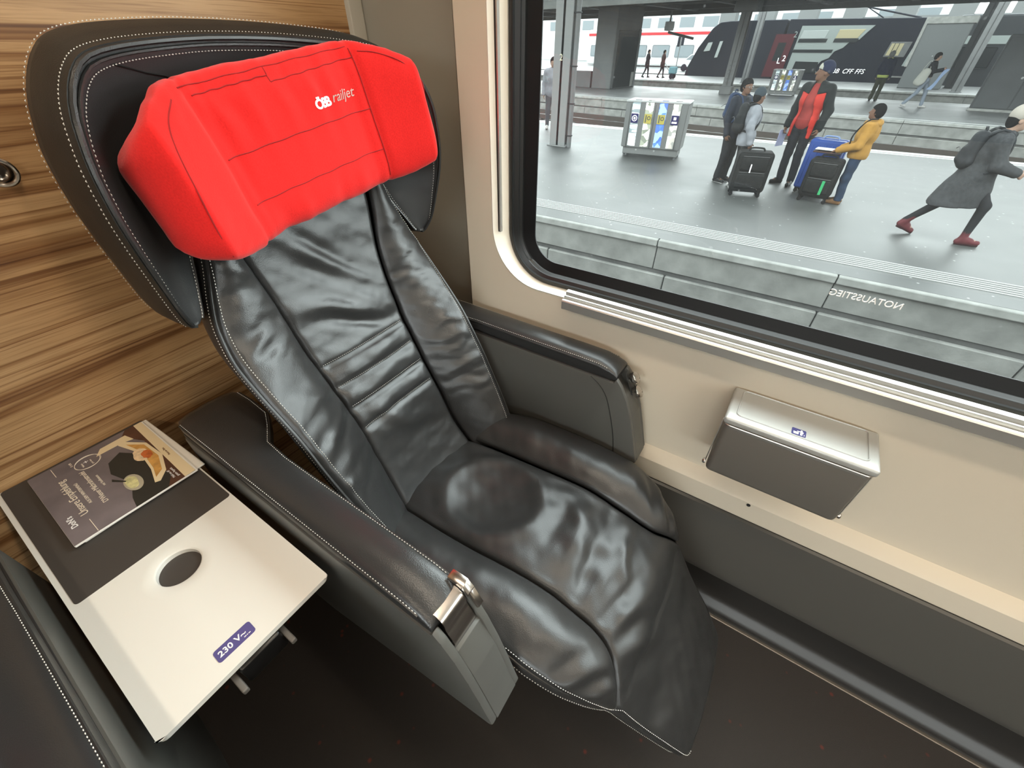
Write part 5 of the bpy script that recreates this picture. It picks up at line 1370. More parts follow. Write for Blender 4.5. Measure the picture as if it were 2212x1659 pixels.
class Person:
    def __init__(s, loc, face, H, label, h=.012, build=1.0, skin=SKIN_B, group=None, head_yaw=0.0, head_tilt=0.0, **J):
        s.k = H / 1.75; s.J = default_skel(H); s.h = h; s.b = build; s.skin = skin
        for n, v in J.items(): s.J[n] = np.array(v, float)
        s.root = thing('person', label, 'person', loc, face, group); s.hy = head_yaw; s.ht = head_tilt
        A = np.array(list(s.J.values())); s.lo = A.min(0) - .22; s.hi = A.max(0) + .24; s.lo[2] = -.03
        c, n_ = math.cos(s.hy), math.sin(s.hy); Rz = np.array([[c, -n_, 0], [n_, c, 0], [0, 0, 1]])
        c, n_ = math.cos(s.ht), math.sin(s.ht); Ry = np.array([[c, 0, -n_], [0, 1, 0], [n_, 0, c]])      # + tilts the face up
        s.HR = Rz @ Ry
    def f(s, h=None): return Field(s.lo, s.hi, h or s.h)
    def hp(s, p): return s.J['head'] + s.HR @ (np.array(p, float) * s.k)
    def torso(s, F, g=0.0, k=.04, waist=1.0):
        J, q, b = s.J, s.k, s.b
        F.cap(J['hip'] + [0, .05 * q, 0], J['hip'] - [0, .05 * q, 0], .115 * q * b + g, .115 * q * b + g, k, (1, 1, 1.1))
        F.cap(J['hip'], J['chest'], (.118 * q * b + g) * waist, .128 * q * b + g, k, (.88, 1.12, 1))
        F.cap(J['chest'] + [0, .06 * q, 0], J['chest'] - [0, .06 * q, 0], .115 * q * b + g, .115 * q * b + g, k)
        F.cap(J['shL'] - [0, .03 * q, .02 * q], J['shR'] + [0, .03 * q, -.02 * q], .070 * q * b + g, .070 * q * b + g, k + .02)
        F.cap(J['chest'], (J['shL'] + J['shR']) / 2, .12 * q * b + g, .09 * q * b + g, k + .02)
    def arms(s, F, g=0.0, k=.025, end=1.0, sides='LR'):
        J, q = s.J, s.k
        for c in sides:
            F.cap(J['sh' + c], J['el' + c], .054 * q + g, .043 * q + g, k); w_ = J['el' + c] + (J['wr' + c] - J['el' + c]) * end
            F.cap(J['el' + c], w_, .043 * q + g, .030 * q + g * .9, k)
    def legs(s, F, g=0.0, k=.03, end=1.0, flare=0.0):
        J, q, b = s.J, s.k, s.b
        for c in 'LR':
            F.cap(J['hi' + c], J['kn' + c], .088 * q * b + g, .056 * q + g, k); a = J['kn' + c] + (J['an' + c] - J['kn' + c]) * end
            F.cap(J['kn' + c], a, .056 * q + g, .038 * q + g + flare, k)
    def head(s, F):
        q = s.k
        F.cap(s.J['neck'] - [0, 0, .03 * q], s.hp((-.015, 0, -.05)), .056 * q, .052 * q, .02)
        F.ell(s.hp((-.012, 0, .03)), np.array((.098, .078, .095)) * q, .02, s.HR)
        F.ell(s.hp((.018, 0, -.035)), np.array((.070, .062, .080)) * q, .03, s.HR)
        F.ell(s.hp((.052, 0, -.085)), np.array((.026, .030, .024)) * q, .025, s.HR)      # chin
        F.cap(s.hp((.088, 0, .012)), s.hp((.108, 0, -.028)), .010 * q, .015 * q, .012)      # nose
        for y in (-.030, .030): F.cap(s.hp((.076, y * .6, .022)), s.hp((.070, y * 1.5, .020)), .010 * q, .010 * q, .012)
        for y in (-.080, .080): F.ell(s.hp((-.012, y, -.008)), np.array((.020, .010, .032)) * q, .006, s.HR)
    def hand(s, F, c, curl=.6, spread=1.0, dirv=None, palm=None):
        J, q = s.J, s.k; w_ = J['wr' + c]; d = (w_ - J['el' + c]) if dirv is None else np.array(dirv, float); d /= np.linalg.norm(d)
        pn = np.array(palm if palm is not None else (0, -1 if c == 'L' else 1, 0), float); pn -= d * (pn @ d); pn /= np.linalg.norm(pn) + 1e-9; sd = np.cross(d, pn)
        if c == 'L': sd = -sd
        F.cap(w_, w_ + d * .03 * q, .026 * q, .028 * q, .012); m_ = w_ + d * .075 * q
        for t in (-.024, 0, .024): F.cap(w_ + d * .02 * q + sd * t * q * .7, m_ + sd * t * q, .014 * q, .0125 * q, .012)
        for i, (t, L) in enumerate(((-.031, .060), (-.0105, .074), (.0105, .078), (.031, .070))):
            b = m_ + sd * t * q; a1 = curl * .8; e = b + (d * math.cos(a1) + pn * math.sin(a1)) * L * .5 * q; a2 = curl * 1.9; F.cap(b, e, .0105 * q, .0095 * q, .003)
            F.cap(e, e + (d * math.cos(a2) + pn * math.sin(a2)) * L * .5 * q, .0095 * q, .008 * q, .002)
        b = w_ + d * .03 * q + sd * .030 * q; e = b + (d * .6 + sd * .75 + pn * .35) * .045 * q; F.cap(b, e, .0125 * q, .011 * q, .006); F.cap(e, e + (d * .85 + sd * .2 + pn * .5) * .034 * q, .011 * q, .009 * q, .002)
    def body(s, curlL=.6, curlR=.6, hh=None, **kw):
        F = s.f(hh); s.torso(F, -.012); s.arms(F, -.006); s.legs(F, -.010); s.head(F)
        s.hand(F, 'L', curlL, **{k[2:]: v for k, v in kw.items() if k.startswith('L_')}); s.hand(F, 'R', curlR, **{k[2:]: v for k, v in kw.items() if k.startswith('R_')})
        for c in 'LR': F.cap(s.J['an' + c], s.J['to' + c] + [0, 0, .005], .038 * s.k, .026 * s.k, .02)
        return s.add('body', F, s.skin)
    def add(s, name, F, m, label=None):
        return part(name, F.mesh(), m, s.root, world=False, angle=180, label=label)
    def face(s, glasses=False):
        q = s.k
        for y in (-.030, .030):
            p = s.hp((.072, y, .002)); fx = s.HR @ np.array([1, 0, 0.])
            e = part('eye', lathe([(.0001, -.004 * q), (.012 * q, -.001 * q), (.009 * q, .004 * q), (.0001, .006 * q)], 12, p, fx), EYEW, s.root, world=False)
            part('pupil', lathe([(.006 * q, .0035 * q), (.0001, .0075 * q)], 10, p, fx), EYED, e, world=False)
            part('eyebrow', tube([s.hp((.080, y * .5, .030)), s.hp((.080, y * 1.0, .036)), s.hp((.070, y * 1.55, .028))], .0045 * q, 6), HAIR, s.root, world=False)
        part('mouth', tube([s.hp((.073, -.024, -.060)), s.hp((.084, 0, -.058)), s.hp((.073, .024, -.060))], np.array([.003, .007, .003]) * q, 8), LIP, s.root, world=False)
        if glasses:
            rings_ = [tube([s.hp((.098, y + .021 * math.cos(t), -.001 + .018 * math.sin(t))) for t in np.linspace(0, 2 * PI, 16, endpoint=False)], .0026 * q, 5, closed=True) for y in (-.031, .031)]
            rings_ += [tube([s.hp((.096, y, .003)), s.hp((.03, y * 1.55, .003)), s.hp((-.02, y * 1.58, .0))], .0026 * q, 5) for y in (-.052, .052)]
            part('spectacles', merge(*rings_), mat('silver_spectacles', (.5, .5, .5, 1), .3, metal=.9), s.root, world=False)
    def hair(s, m=HAIR, tail=False, long=False, thick=.012):
        q = s.k; F = Field(s.J['head'] - .26, s.J['head'] + .22, s.h * .8)
        F.ell(s.hp((-.020, 0, .036)), np.array((.100 + thick, .082 + thick, .098 + thick)) * q, .0, s.HR)
        F.ell(s.hp((-.060, 0, -.01)), np.array((.060 + thick, .074 + thick, .085)) * q, .02, s.HR)
        # free the face
        R, c0_ = s.HR, s.J['head']
        def face(X, Y, Z):
            x, y, z = X - c0_[0], Y - c0_[1], Z - c0_[2]
            lx = R[0, 0] * x + R[1, 0] * y + R[2, 0] * z; lz = R[0, 2] * x + R[1, 2] * y + R[2, 2] * z
            return np.maximum((.022 * q - lx) * .8 + 0 * lz, (lz - (.052 - .35 * (.09 * q - lx)) * q))
        F.carve(face)
        if tail: F.cap(s.hp((-.10, 0, .02)), s.hp((-.135, 0, .00)), .040 * q, .034 * q, .02); 
        return s.add('hair', F, m)
    def beanie(s, m, front=None, name='beanie'):
        q = s.k; F = Field(s.J['head'] - .22, s.J['head'] + .26, s.h * .8)
        F.ell(s.hp((-.018, 0, .055)), np.array((.112, .094, .112)) * q, .0, s.HR)
        n = s.HR @ np.array([.30, 0, -1.0]); F.cut(s.hp((0, 0, .012)), n)
        o = s.add(name, F, m)
        if front is not None:
            G = Field(s.J['head'] - .22, s.J['head'] + .26, s.h * .8); G.ell(s.hp((-.016, 0, .056)), np.array((.115, .096, .114)) * q, 0, s.HR); G.cut(s.hp((0, 0, .014)), n); G.cut(s.hp((.045, 0, 0)), s.HR @ np.array([-1, 0, .25]))
            part('beanie_reflection', G.mesh(), front, o, world=False, angle=180)  # pale cap over the hat front, a reflection put in as colour
        return o
    def shoes(s, m, high=.0, sole=None, heel=0.0):
        for c in 'LR':
            a, t = s.J['an' + c], s.J['to' + c]; q = s.k; lo_ = np.minimum(a, t) - .12; hi_ = np.maximum(a, t) + .14 + high
            F = Field(lo_, hi_, s.h * .7); d = t - a; dh = d * [1, 1, 0]; dh /= np.linalg.norm(dh) + 1e-9
            hl = a - dh * .035 * q + [0, 0, -.05 * q]
            F.cap(hl, t + [0, 0, .008], .040 * q, .033 * q, .02, (1, 1, 1)); F.cap(a + [0, 0, -.01], (a + t) / 2 + [0, 0, .002], .043 * q, .036 * q, .02)
            F.cap(a + [0, 0, -.02], a + (s.J['kn' + c] - a) / np.linalg.norm(s.J['kn' + c] - a) * (.035 + high), .044 * q, .046 * q, .02)
            o = s.add('shoe', F, m)
            if sole is not None:
                p0 = hl - [0, 0, .030 * q]; p1 = t - [0, 0, .020 * q]
                up = np.cross(np.cross(dh, p1 - p0 + 1e-6), dh)
                part('sole', merge(tube([p0 - dh * .02, p0 + (p1 - p0) * .35], .026 * q, 8), tube([p0 + (p1 - p0) * .35, p1 + dh * .02], .022 * q, 8)), sole, o, world=False)

DARKCLOTH = mat('charcoal_cloth', (.022, .023, .026, 1), .85, var=(20, .2)); NAVYC = mat('navy_cloth', (.018, .022, .045, 1), .8, var=(20, .2)); DENIM = mat('dark_denim', (.018, .021, .028, 1), .85, var=(16, .25))
DENIMB = mat('blue_denim', (.025, .045, .085, 1), .85, var=(16, .25)); REDC = mat('bright_red_cloth', (.62, .045, .030, 1), .7, var=(10, .12)); SHIRT = mat('faded_red_shirt', (.36, .050, .042, 1), .8, var=(10, .15))
GREYJ = mat('pale_grey_jacket', (.30, .31, .34, 1), .8, var=(14, .12)); MUST = mat('mustard_fleece', (.44, .235, .055, 1), .9, var=(14, .12)); COATG = mat('grey_tweed_coat', (.055, .057, .060, 1), .9, var=(40, .25))
BLACKSHOE = mat('black_shoe', (.015, .015, .015, 1), .3); WSHOE = mat('white_shoe', (.55, .54, .52, 1), .6); REDBOOT = mat('dark_red_boot', (.135, .030, .036, 1), .45); TANB = mat('tan_boot', (.22, .115, .05, 1), .6); SOLE = mat('dark_sole', (.03, .025, .022, 1), .7)
PACK = mat('black_backpack_cloth', (.020, .021, .022, 1), .8, var=(20, .2)); PACKB = mat('blue_backpack_cloth', (.030, .050, .105, 1), .8, var=(12, .2))

def backpack(P, m, label, size=(.15, .30, .46), back=.14, up=-.02, strap=True, tilt=0.0):
    """worn bag: its own thing, placed behind the chest of P"""
    J = P.J; c = (J['chest'] + (J['shL'] + J['shR']) / 2) / 2 + np.array([-(back + size[0] / 2) * P.k, 0, up * P.k])
    wl = np.array(P.root.location) + rotz(c, P.root.rotation_euler.z)
    o = thing('backpack', label, 'backpack', tuple(wl), P.root.rotation_euler.z)
    F = Field((-.3, -.3, -.42), (.42, .3, .45), .013); a, b, hgt = np.array(size) / 2 * P.k
    F.cap((-.0, 0, -hgt * .55), (.02, 0, hgt * .6), a * 1.15, a * .95, .05, (1, b / a * .9, 1.15)); F.cap((-a * .75, 0, -hgt * .55), (-a * .6, 0, -hgt * .05), a * .7, a * .6, .02, (1, b / a * .9, 1))
    F.noise(.004, 34, 3)
    part('bag', F.mesh(), m, o, world=False, angle=180)
    part('pocket_zip', tube([(-a * 1.55, t * b * .8, -hgt * .05 + .02 * math.cos(t * 2)) for t in np.linspace(-1, 1, 9)], .005, 5), mat('bag_zip', (.10, .10, .10, 1), .6), o, world=False)
    part('grab_loop', tube([(a * .3, -.03, hgt * 1.0), (a * .2, -.02, hgt * 1.16), (a * .2, .02, hgt * 1.16), (a * .3, .03, hgt * 1.0)], .010, 6), m, o, world=False)
    if strap:
        for y in (1, -1):
            sh = rotz(np.array(P.root.location) * 0, 0); S_ = J['shL' if y > 0 else 'shR'] - c
            pts = spline([(a * .6, y * .08, hgt * .75), S_ + np.array([-.03, -y * .05, .105 * P.k]), S_ + np.array([.10 * P.k, -y * .055, .02]), S_ + np.array([.125 * P.k, -y * .04, -.18 * P.k]), S_ + np.array([.02, y * .02, -.36 * P.k]), (a * .4, y * b * .7, -hgt * .7)], 22)
            part('strap', tube(pts, .016, 6), m, o, world=False)
    return o

# ---------------- man in the open red jacket (faces the coach, looking left)
NEAR = .0115
man = Person((-.33, 9.52, PZ), math.radians(246), 1.74, 'man in an open red and black jacket, navy beanie and jeans on the near platform', NEAR, 1.0, head_yaw=math.radians(-48), head_tilt=.12,
             elR=(-.05, -.27, 1.13), wrR=(.03, -.27, .88), elL=(-.02, .27, 1.14), wrL=(.10, .29, .90), knL=(.03, .10, .50), anL=(.0, .12, .085), toL=(.15, .16, .03), knR=(.0, -.10, .50), anR=(-.03, -.10, .085), toR=(.11, -.16, .03))
man.body(.9, .8)
man.face()
F = man.f(); man.torso(F, .004); F.cut((0, 0, .86), (0, 0, -1)); F.cut((0, 0, 1.50), (0, 0, 1)); F.noise(.003, 30, 2); man.add('shirt', F, SHIRT)
F = man.f(); man.legs(F, .012, end=.99, flare=.012); F.cap(man.J['hiL'], man.J['hiR'], .10, .10, .03); F.cut((0, 0, 1.0), (0, 0, 1)); F.cut((0, 0, .045), (0, 0, -1)); F.noise(.0035, 36, 5); man.add('trousers', F, DENIM)
F = man.f(); man.torso(F, .030); man.arms(F, .026, end=.96)
for y in (1, -1): F.cap(man.J['hip'] + [0, .05 * y, 0], man.J['hip'] + [0, .085 * y, -.22], .135, .14, .05)
F.cut((0, 0, 1.53), (0, 0, 1)); F.cut((0, 0, .74), (0, 0, -1)); F.noise(.004, 26, 9)
opening = lambda X, Y, Z: -np.minimum(X - .015, np.clip(.05 + (1.47 - Z) * .13, .03, .15) - np.abs(Y))     # negative inside the open front
F.carve(opening)
shoulder = lambda X, Y, Z: Z * 1.0
red = Field(man.lo, man.hi, man.h); red.d = F.d.copy(); blk = Field(man.lo, man.hi, man.h); blk.d = F.d.copy()
yoke = lambda X, Y, Z: np.minimum(1.335 + .25 * np.abs(Y) - Z, .185 + .02 * 0 * Z - np.abs(Y))     # positive in the red body zone
sl, X, Y, Z = red.full()
front = np.maximum(-(yoke(X, Y, Z)), -(X + .02)); red.d[sl] = np.maximum(red.d[sl], front); blk.d[sl] = np.maximum(blk.d[sl], -front)
man.add('jacket', blk, mat('black_jacket_cloth', (.020, .022, .022, 1), .8, var=(18, .2)), 'black sleeves and yoke of the jacket')
man.add('jacket_front', red, REDC, 'bright red front of the jacket')
F = Field(man.J['neck'] - .16, man.J['neck'] + .16, .010); F.cap(man.J['neck'] + [-.02, .05, -.02], man.J['neck'] + [-.02, -.05, -.02], .075, .075, .03); F.cut(man.J['neck'] + [0, 0, .045], (.25, 0, 1)); F.carve(lambda X, Y, Z: -np.minimum(X - .02, .055 - np.abs(Y))); man.add('collar', F, mat('black_jacket_cloth', (.02, .02, .02, 1)))
man.beanie(mat('navy_beanie', (.022, .028, .062, 1), .9), mat('cream_beanie_reflection', (.50, .49, .42, 1), .9))  # the cream front paints in a reflection over the navy beanie
man.shoes(BLACKSHOE, 0, SOLE)

# ---------------- woman with glasses (faces right)
wom = Person((-1.34, 9.12, PZ), math.radians(-28), 1.53, 'woman with glasses in a dark jacket, turned right beside the black suitcase', NEAR, 1.05, head_yaw=math.radians(-10), head_tilt=.02)
wom.body(.7, .7); wom.face(True); wom.hair(tail=True)
k = wom.k
F = wom.f(); wom.torso(F, .03); wom.arms(F, .022, end=.98); F.cap(wom.J['hip'], wom.J['hip'] - [0, 0, .12], .15 * k, .16 * k, .05, (1, 1.15, 1)); F.cut((0, 0, 1.50 * k), (0, 0, 1)); F.cut((0, 0, .80 * k), (0, 0, -1)); F.noise(.004, 28, 4); wom.add('jacket', F, mat('slate_blue_jacket', (.026, .029, .040, 1), .8, var=(14, .2)))
F = wom.f(); wom.legs(F, .014, end=.98, flare=.012); F.cut((0, 0, .95 * k), (0, 0, 1)); F.cut((0, 0, .05), (0, 0, -1)); F.noise(.003, 32, 6); wom.add('trousers', F, DARKCLOTH)
F = Field(wom.J['neck'] - .15, wom.J['neck'] + .15, .010); F.cap(wom.J['neck'] + [0, .02, -.02], wom.J['neck'] + [0, -.02, -.02], .070, .070, .03, (1, 1, .8)); F.cut(wom.J['neck'] + [0, 0, .035], (.2, 0, 1)); wom.add('scarf', F, DARKCLOTH)
wom.shoes(BLACKSHOE, 0, WSHOE)
backpack(wom, PACKB, 'blue backpack worn by the woman with glasses', (.17, .32, .44), .12)

# ---------------- child in the pale grey jacket, back turned
chi = Person((-1.07, 8.80, PZ), math.radians(20), 1.42, 'child in a pale grey jacket and dark beanie, seen from behind by the black suitcase', NEAR, .95, head_yaw=math.radians(20), head_tilt=0)
chi.body(.6, .6); chi.face(); chi.hair(thick=.006)
k = chi.k
F = chi.f(); chi.torso(F, .034); chi.arms(F, .028, end=.98); F.cap(chi.J['hip'], chi.J['hip'] - [0, 0, .10], .15 * k, .155 * k, .05, (1, 1.1, 1)); F.cut((0, 0, 1.52 * k), (0, 0, 1)); F.cut((0, 0, .80 * k), (0, 0, -1)); F.noise(.005, 30, 14); chi.add('jacket', F, GREYJ)
F = Field(chi.J['neck'] - .16, chi.J['neck'] + .14, .010); F.cap(chi.J['neck'] + [-.05, .04, -.02], chi.J['neck'] + [-.05, -.04, -.02], .06, .06, .03, (1, 1, .8)); chi.add('hood', F, GREYJ)
F = chi.f(); chi.legs(F, .014, end=.98, flare=.008); F.cut((0, 0, .95 * k), (0, 0, 1)); F.cut((0, 0, .05), (0, 0, -1)); F.noise(.003, 32, 16); chi.add('trousers', F, DARKCLOTH)
chi.beanie(mat('slate_beanie', (.045, .060, .072, 1), .9)); chi.shoes(WSHOE, 0, WSHOE)
backpack(chi, PACK, 'black backpack worn by the child in the grey jacket', (.18, .34, .56), .12, -.06)

# ---------------- boy in mustard fleece (faces left)
boy = Person((.53, 8.66, PZ), math.radians(172), 1.31, 'boy in a mustard fleece holding papers over the black suitcase', NEAR, 1.0, head_yaw=math.radians(0), head_tilt=.14,
             elL=(.02, .20, .83), wrL=(.26, .13, .74), elR=(.02, -.20, .83), wrR=(.26, -.13, .74))
boy.body(.5, .5, L_palm=(0, -.5, -1), R_palm=(0, .5, -1)); boy.face(); boy.hair(thick=.016)
k = boy.k
F = boy.f(); boy.torso(F, .034); boy.arms(F, .026, end=.95); F.cap(boy.J['hip'], boy.J['hip'] + [0, 0, .04], .15 * k, .15 * k, .05, (1, 1.1, 1)); F.cut((0, 0, 1.50 * k), (0, 0, 1)); F.cut((0, 0, .86 * k), (0, 0, -1)); F.noise(.004, 30, 24); boy.add('fleece', F, MUST)
F = Field(boy.J['neck'] - .17, boy.J['neck'] + .15, .010); F.cap(boy.J['neck'] + [-.06, .05, -.01], boy.J['neck'] + [-.06, -.05, -.01], .062, .062, .03, (1, 1, .9)); F.cap(boy.J['neck'] + [.02, .05, .0], boy.J['neck'] + [.02, -.05, 0], .04, .04, .03); F.carve(lambda X, Y, Z: np.sqrt((X - boy.J['neck'][0] + .01) ** 2 + Y ** 2) - .052 + 0 * Z); boy.add('hood', F, MUST)
F = boy.f(); boy.legs(F, .014, end=.98, flare=.010); F.cut((0, 0, .95 * k), (0, 0, 1)); F.cut((0, 0, .06), (0, 0, -1)); F.noise(.003, 34, 26); boy.add('trousers', F, DENIMB)
boy.shoes(TANB, .03, SOLE)
part('bag_strap', tube(spline([boy.J['shL'] + [-.05, -.03, .09], boy.J['shL'] + [.06, -.03, .06], boy.J['chest'] + [.16, .04, -.02], boy.J['hip'] + [.15, -.03, .02]], 16), .010, 6), DARKCLOTH, boy.root, world=False)

# ---------------- walker in the long grey coat (heads right), both boots planted mid-stride
wal = Person((1.69, 7.50, PZ), math.radians(2), 1.58, 'woman striding right in a long grey coat with dark red boots', NEAR, 1.0, SKIN_P,
             hip=(-.02, 0, .79), chest=(-.01, 0, 1.00), neck=(.02, 0, 1.19), head=(.06, 0, 1.325), shL=(-.01, .165, 1.14), shR=(-.01, -.165, 1.14), elL=(-.08, .21, .93), wrL=(.06, .20, .75), elR=(.06, -.21, .91), wrR=(.26, -.17, .84),
             hiL=(-.02, .075, .78), hiR=(-.02, -.075, .78), knR=(.22, -.08, .46), anR=(.22, -.08, .085), toR=(.37, -.09, .04), knL=(-.12, .08, .46), anL=(-.39, .09, .16), toL=(-.27, .10, .035))
wal.body(.7, .8); wal.face(); wal.hair(thick=.004)
F = wal.f(); wal.torso(F, .03); wal.arms(F, .026, end=.97)
F.cap((-.02, 0, .81), (-.03, 0, .60), .155, .19, .06, (1.1, 1.05, 1)); F.cap((-.02, 0, .6), (-.06, 0, .44), .19, .215, .05, (1.25, .95, 1)); F.cut((0, 0, 1.215), (-.3, 0, 1)); F.cut((0, 0, .43), (0.06, 0, -1)); F.noise(.005, 22, 34); wal.add('coat', F, COATG)
F = wal.f(); wal.legs(F, .004, end=1.0); F.cut((0, 0, .80), (0, 0, 1)); wal.add('tights', F, DARKCLOTH)
F = Field(wal.J['neck'] - .17, wal.J['neck'] + .15, .010); F.cap(wal.J['neck'] + [0, .03, -.02], wal.J['neck'] + [0, -.03, -.02], .085, .085, .03, (1, 1, .75)); F.noise(.004, 50, 3); wal.add('scarf', F, mat('dark_scarf', (.03, .032, .032, 1), .9))
wal.beanie(mat('beige_cap', (.42, .38, .33, 1), .9))
wal.shoes(REDBOOT, .07, mat('dark_red_sole', (.05, .015, .018, 1), .6))
backpack(wal, mat('grey_black_backpack', (.032, .034, .037, 1), .7, var=(16, .2)), 'black backpack worn by the striding woman in the grey coat', (.17, .28, .42), .11, -.05)

# ---------------- two people on the middle platform
wk = Person(E(-3.13, 28.0, PZ), math.radians(75), 1.78, 'platform worker in dark clothes with yellow reflective trim, back turned', .02, 1.05, SKIN_P)
wk.body(.6, .6); wk.hair(mat('grey_hair', (.2, .2, .19, 1), .7))
F = wk.f(); wk.torso(F, .04); wk.arms(F, .034, end=.97); F.cut((0, 0, 1.56), (0, 0, 1)); F.cut((0, 0, .84), (0, 0, -1)); wk.add('jacket', F, NAVYC)
F = wk.f(); wk.torso(F, .05); F.cut((0, 0, .97), (0, 0, 1)); F.cut((0, 0, .86), (0, 0, -1)); wk.add('reflective_hem', F, mat('hi_vis_yellow', (.50, .58, .16, 1), .6))
F = wk.f(); F.cap(wk.J['neck'] + [-.02, .05, -.0], wk.J['neck'] + [-.02, -.05, 0], .085, .085, .03); F.cut(wk.J['neck'] + [0, 0, .06], (0, 0, 1)); wk.add('reflective_collar', F, mat('hi_vis_yellow', (.5, .58, .16, 1)))
F = wk.f(); wk.legs(F, .022, end=.98, flare=.015); F.cut((0, 0, .06), (0, 0, -1)); wk.add('trousers', F, mat('olive_work_trousers', (.045, .048, .030, 1), .9)); wk.shoes(BLACKSHOE)
bl = Person(E(-1.45, 26.1, PZ), math.radians(-12), 1.74, 'woman walking on the middle platform with a cream shoulder bag and pale jeans', .02, .95, SKIN_P,
            knL=(.16, .09, .52), anL=(.22, .10, .085), toL=(.38, .11, .03), knR=(-.10, -.09, .50), anR=(-.36, -.10, .12), toR=(-.24, -.11, .03), elL=(.10, .24, 1.18), wrL=(.36, .22, 1.22), elR=(.12, -.22, 1.18), wrR=(.36, -.2, 1.26))
bl.body(.8, .8); bl.hair(thick=.016)
F = bl.f(); bl.torso(F, .026); bl.arms(F, .024, end=.97); F.cut((0, 0, 1.52), (0, 0, 1)); F.cut((0, 0, 1.0), (0, 0, -1)); bl.add('jacket', F, DARKCLOTH)
F = bl.f(); bl.legs(F, .012, end=.98, flare=.012); F.cap(bl.J['hiL'], bl.J['hiR'], .11, .11, .03); F.cut((0, 0, 1.0), (0, 0, 1)); F.cut((0, 0, .06), (0, 0, -1)); bl.add('trousers', F, mat('pale_denim', (.26, .30, .36, 1), .85)); bl.shoes(WSHOE)
def at(P, p): return tuple(np.array(P.root.location) + rotz(p, P.root.rotation_euler.z))
tb = thing('shoulder_bag', 'cream cloth shoulder bag carried by the woman in pale jeans', 'bag', at(bl, (-.14, -.27, .80)), bl.root.rotation_euler.z)
F = Field((-.32, -.2, -.1), (.32, .2, .5), .015); F.cap((-.03, 0, .08), (.03, 0, .34), .15, .13, .05, (1.2, .6, 1)); F.noise(.008, 20, 2)
part('bag', F.mesh(), mat('cream_canvas', (.50, .50, .45, 1), .9), tb, world=False, angle=180)
part('strap', tube(spline([(-.10, 0, .42), (-.02, .06, .66), (.06, .10, .70), (.12, 0, .42)], 14), .012, 6), mat('cream_canvas', (.5, .5, .45, 1)), tb, world=False)
sc_ = thing('scarf', 'light blue scarf held out by the woman with the cream bag', 'scarf', at(bl, (.42, -.2, .62)), bl.root.rotation_euler.z)
part('cloth', grid(np.array([[(.30 * t - .26 + .03 * math.sin(t * 5 + j), .03 * math.sin(t * 7 + j * 1.3), .66 * t) for t in np.linspace(0, 1, 14)] for j in np.linspace(0, 1, 5)]) + np.linspace(0, .12, 5)[:, None, None] * np.array([1, .2, -.1])), mat('light_blue_cloth', (.32, .42, .62, 1), .8), sc_, world=False)

# ---------------- far pair with a cart, and one traveller behind the numbered column
for (xe, ye, hh, face, lb, mj) in ((-19.7, 37.6, 1.72, 10, 'far walker in a dark coat ahead of the cart on the far platform', DARKCLOTH), (-18.55, 37.9, 1.70, 15, 'far walker in a brown coat pulling a cart on the far platform', mat('brown_coat', (.06, .035, .032, 1), .9))):
    p = Person(E(xe, ye, PZ), math.radians(face), hh, lb, .03, 1.0, SKIN_P, knL=(.12, .09, .5), anL=(.16, .1, .085), toL=(.3, .1, .03), knR=(-.06, -.09, .5), anR=(-.24, -.1, .11), toR=(-.1, -.1, .03))
    p.body(.6, .6); p.hair()
    F = p.f(); p.torso(F, .04); p.arms(F, .03); F.cap(p.J['hip'], p.J['hip'] - [0, 0, .25], .16, .17, .05); F.cut((0, 0, 1.52), (0, 0, 1)); F.cut((0, 0, .68), (0, 0, -1)); p.add('coat', F, mj)
    F = p.f(); p.legs(F, .012, end=.98); F.cut((0, 0, .06), (0, 0, -1)); p.add('trousers', F, DARKCLOTH); p.shoes(BLACKSHOE)
tro = thing('trolley', 'pale blue two-wheeled shopping trolley pulled along the far platform', 'trolley', E(-17.35, 37.3, PZ), ROT)
part('bag', rbox(-.25, .3, -.2, .2, .30, .75, .08, 2), mat('teal_bag', (.16, .32, .36, 1), .8), tro, world=False, smooth=False)
part('handle', tube([(-.15, 0, .3), (-.75, 0, 1.0)], .025, 6), PAINT, tro, world=False)
for yy in (-.22, .2): part('wheel', lathe([(.0001, 0), (.17, 0), (.17, .04), (.0001, .04)], 16, (.05, yy, .17), (0, 1, 0)), TD, tro, world=False)
tv = Person((-7.05, 12.9, PZ), math.radians(-60), 1.70, 'traveller in grey partly hidden behind the column with the numeral 2', .02, 1.0, SKIN_P)
tv.body(.6, .6); tv.hair(); F = tv.f(); tv.torso(F, .035); tv.arms(F, .028, end=.97); F.cut((0, 0, 1.52), (0, 0, 1)); F.cut((0, 0, .78), (0, 0, -1)); tv.add('jacket', F, GREYJ)
F = tv.f(); tv.legs(F, .016, end=.98); F.cut((0, 0, .06), (0, 0, -1)); tv.add('trousers', F, mat('grey_trousers', (.10, .11, .12, 1), .9)); tv.shoes(WSHOE)

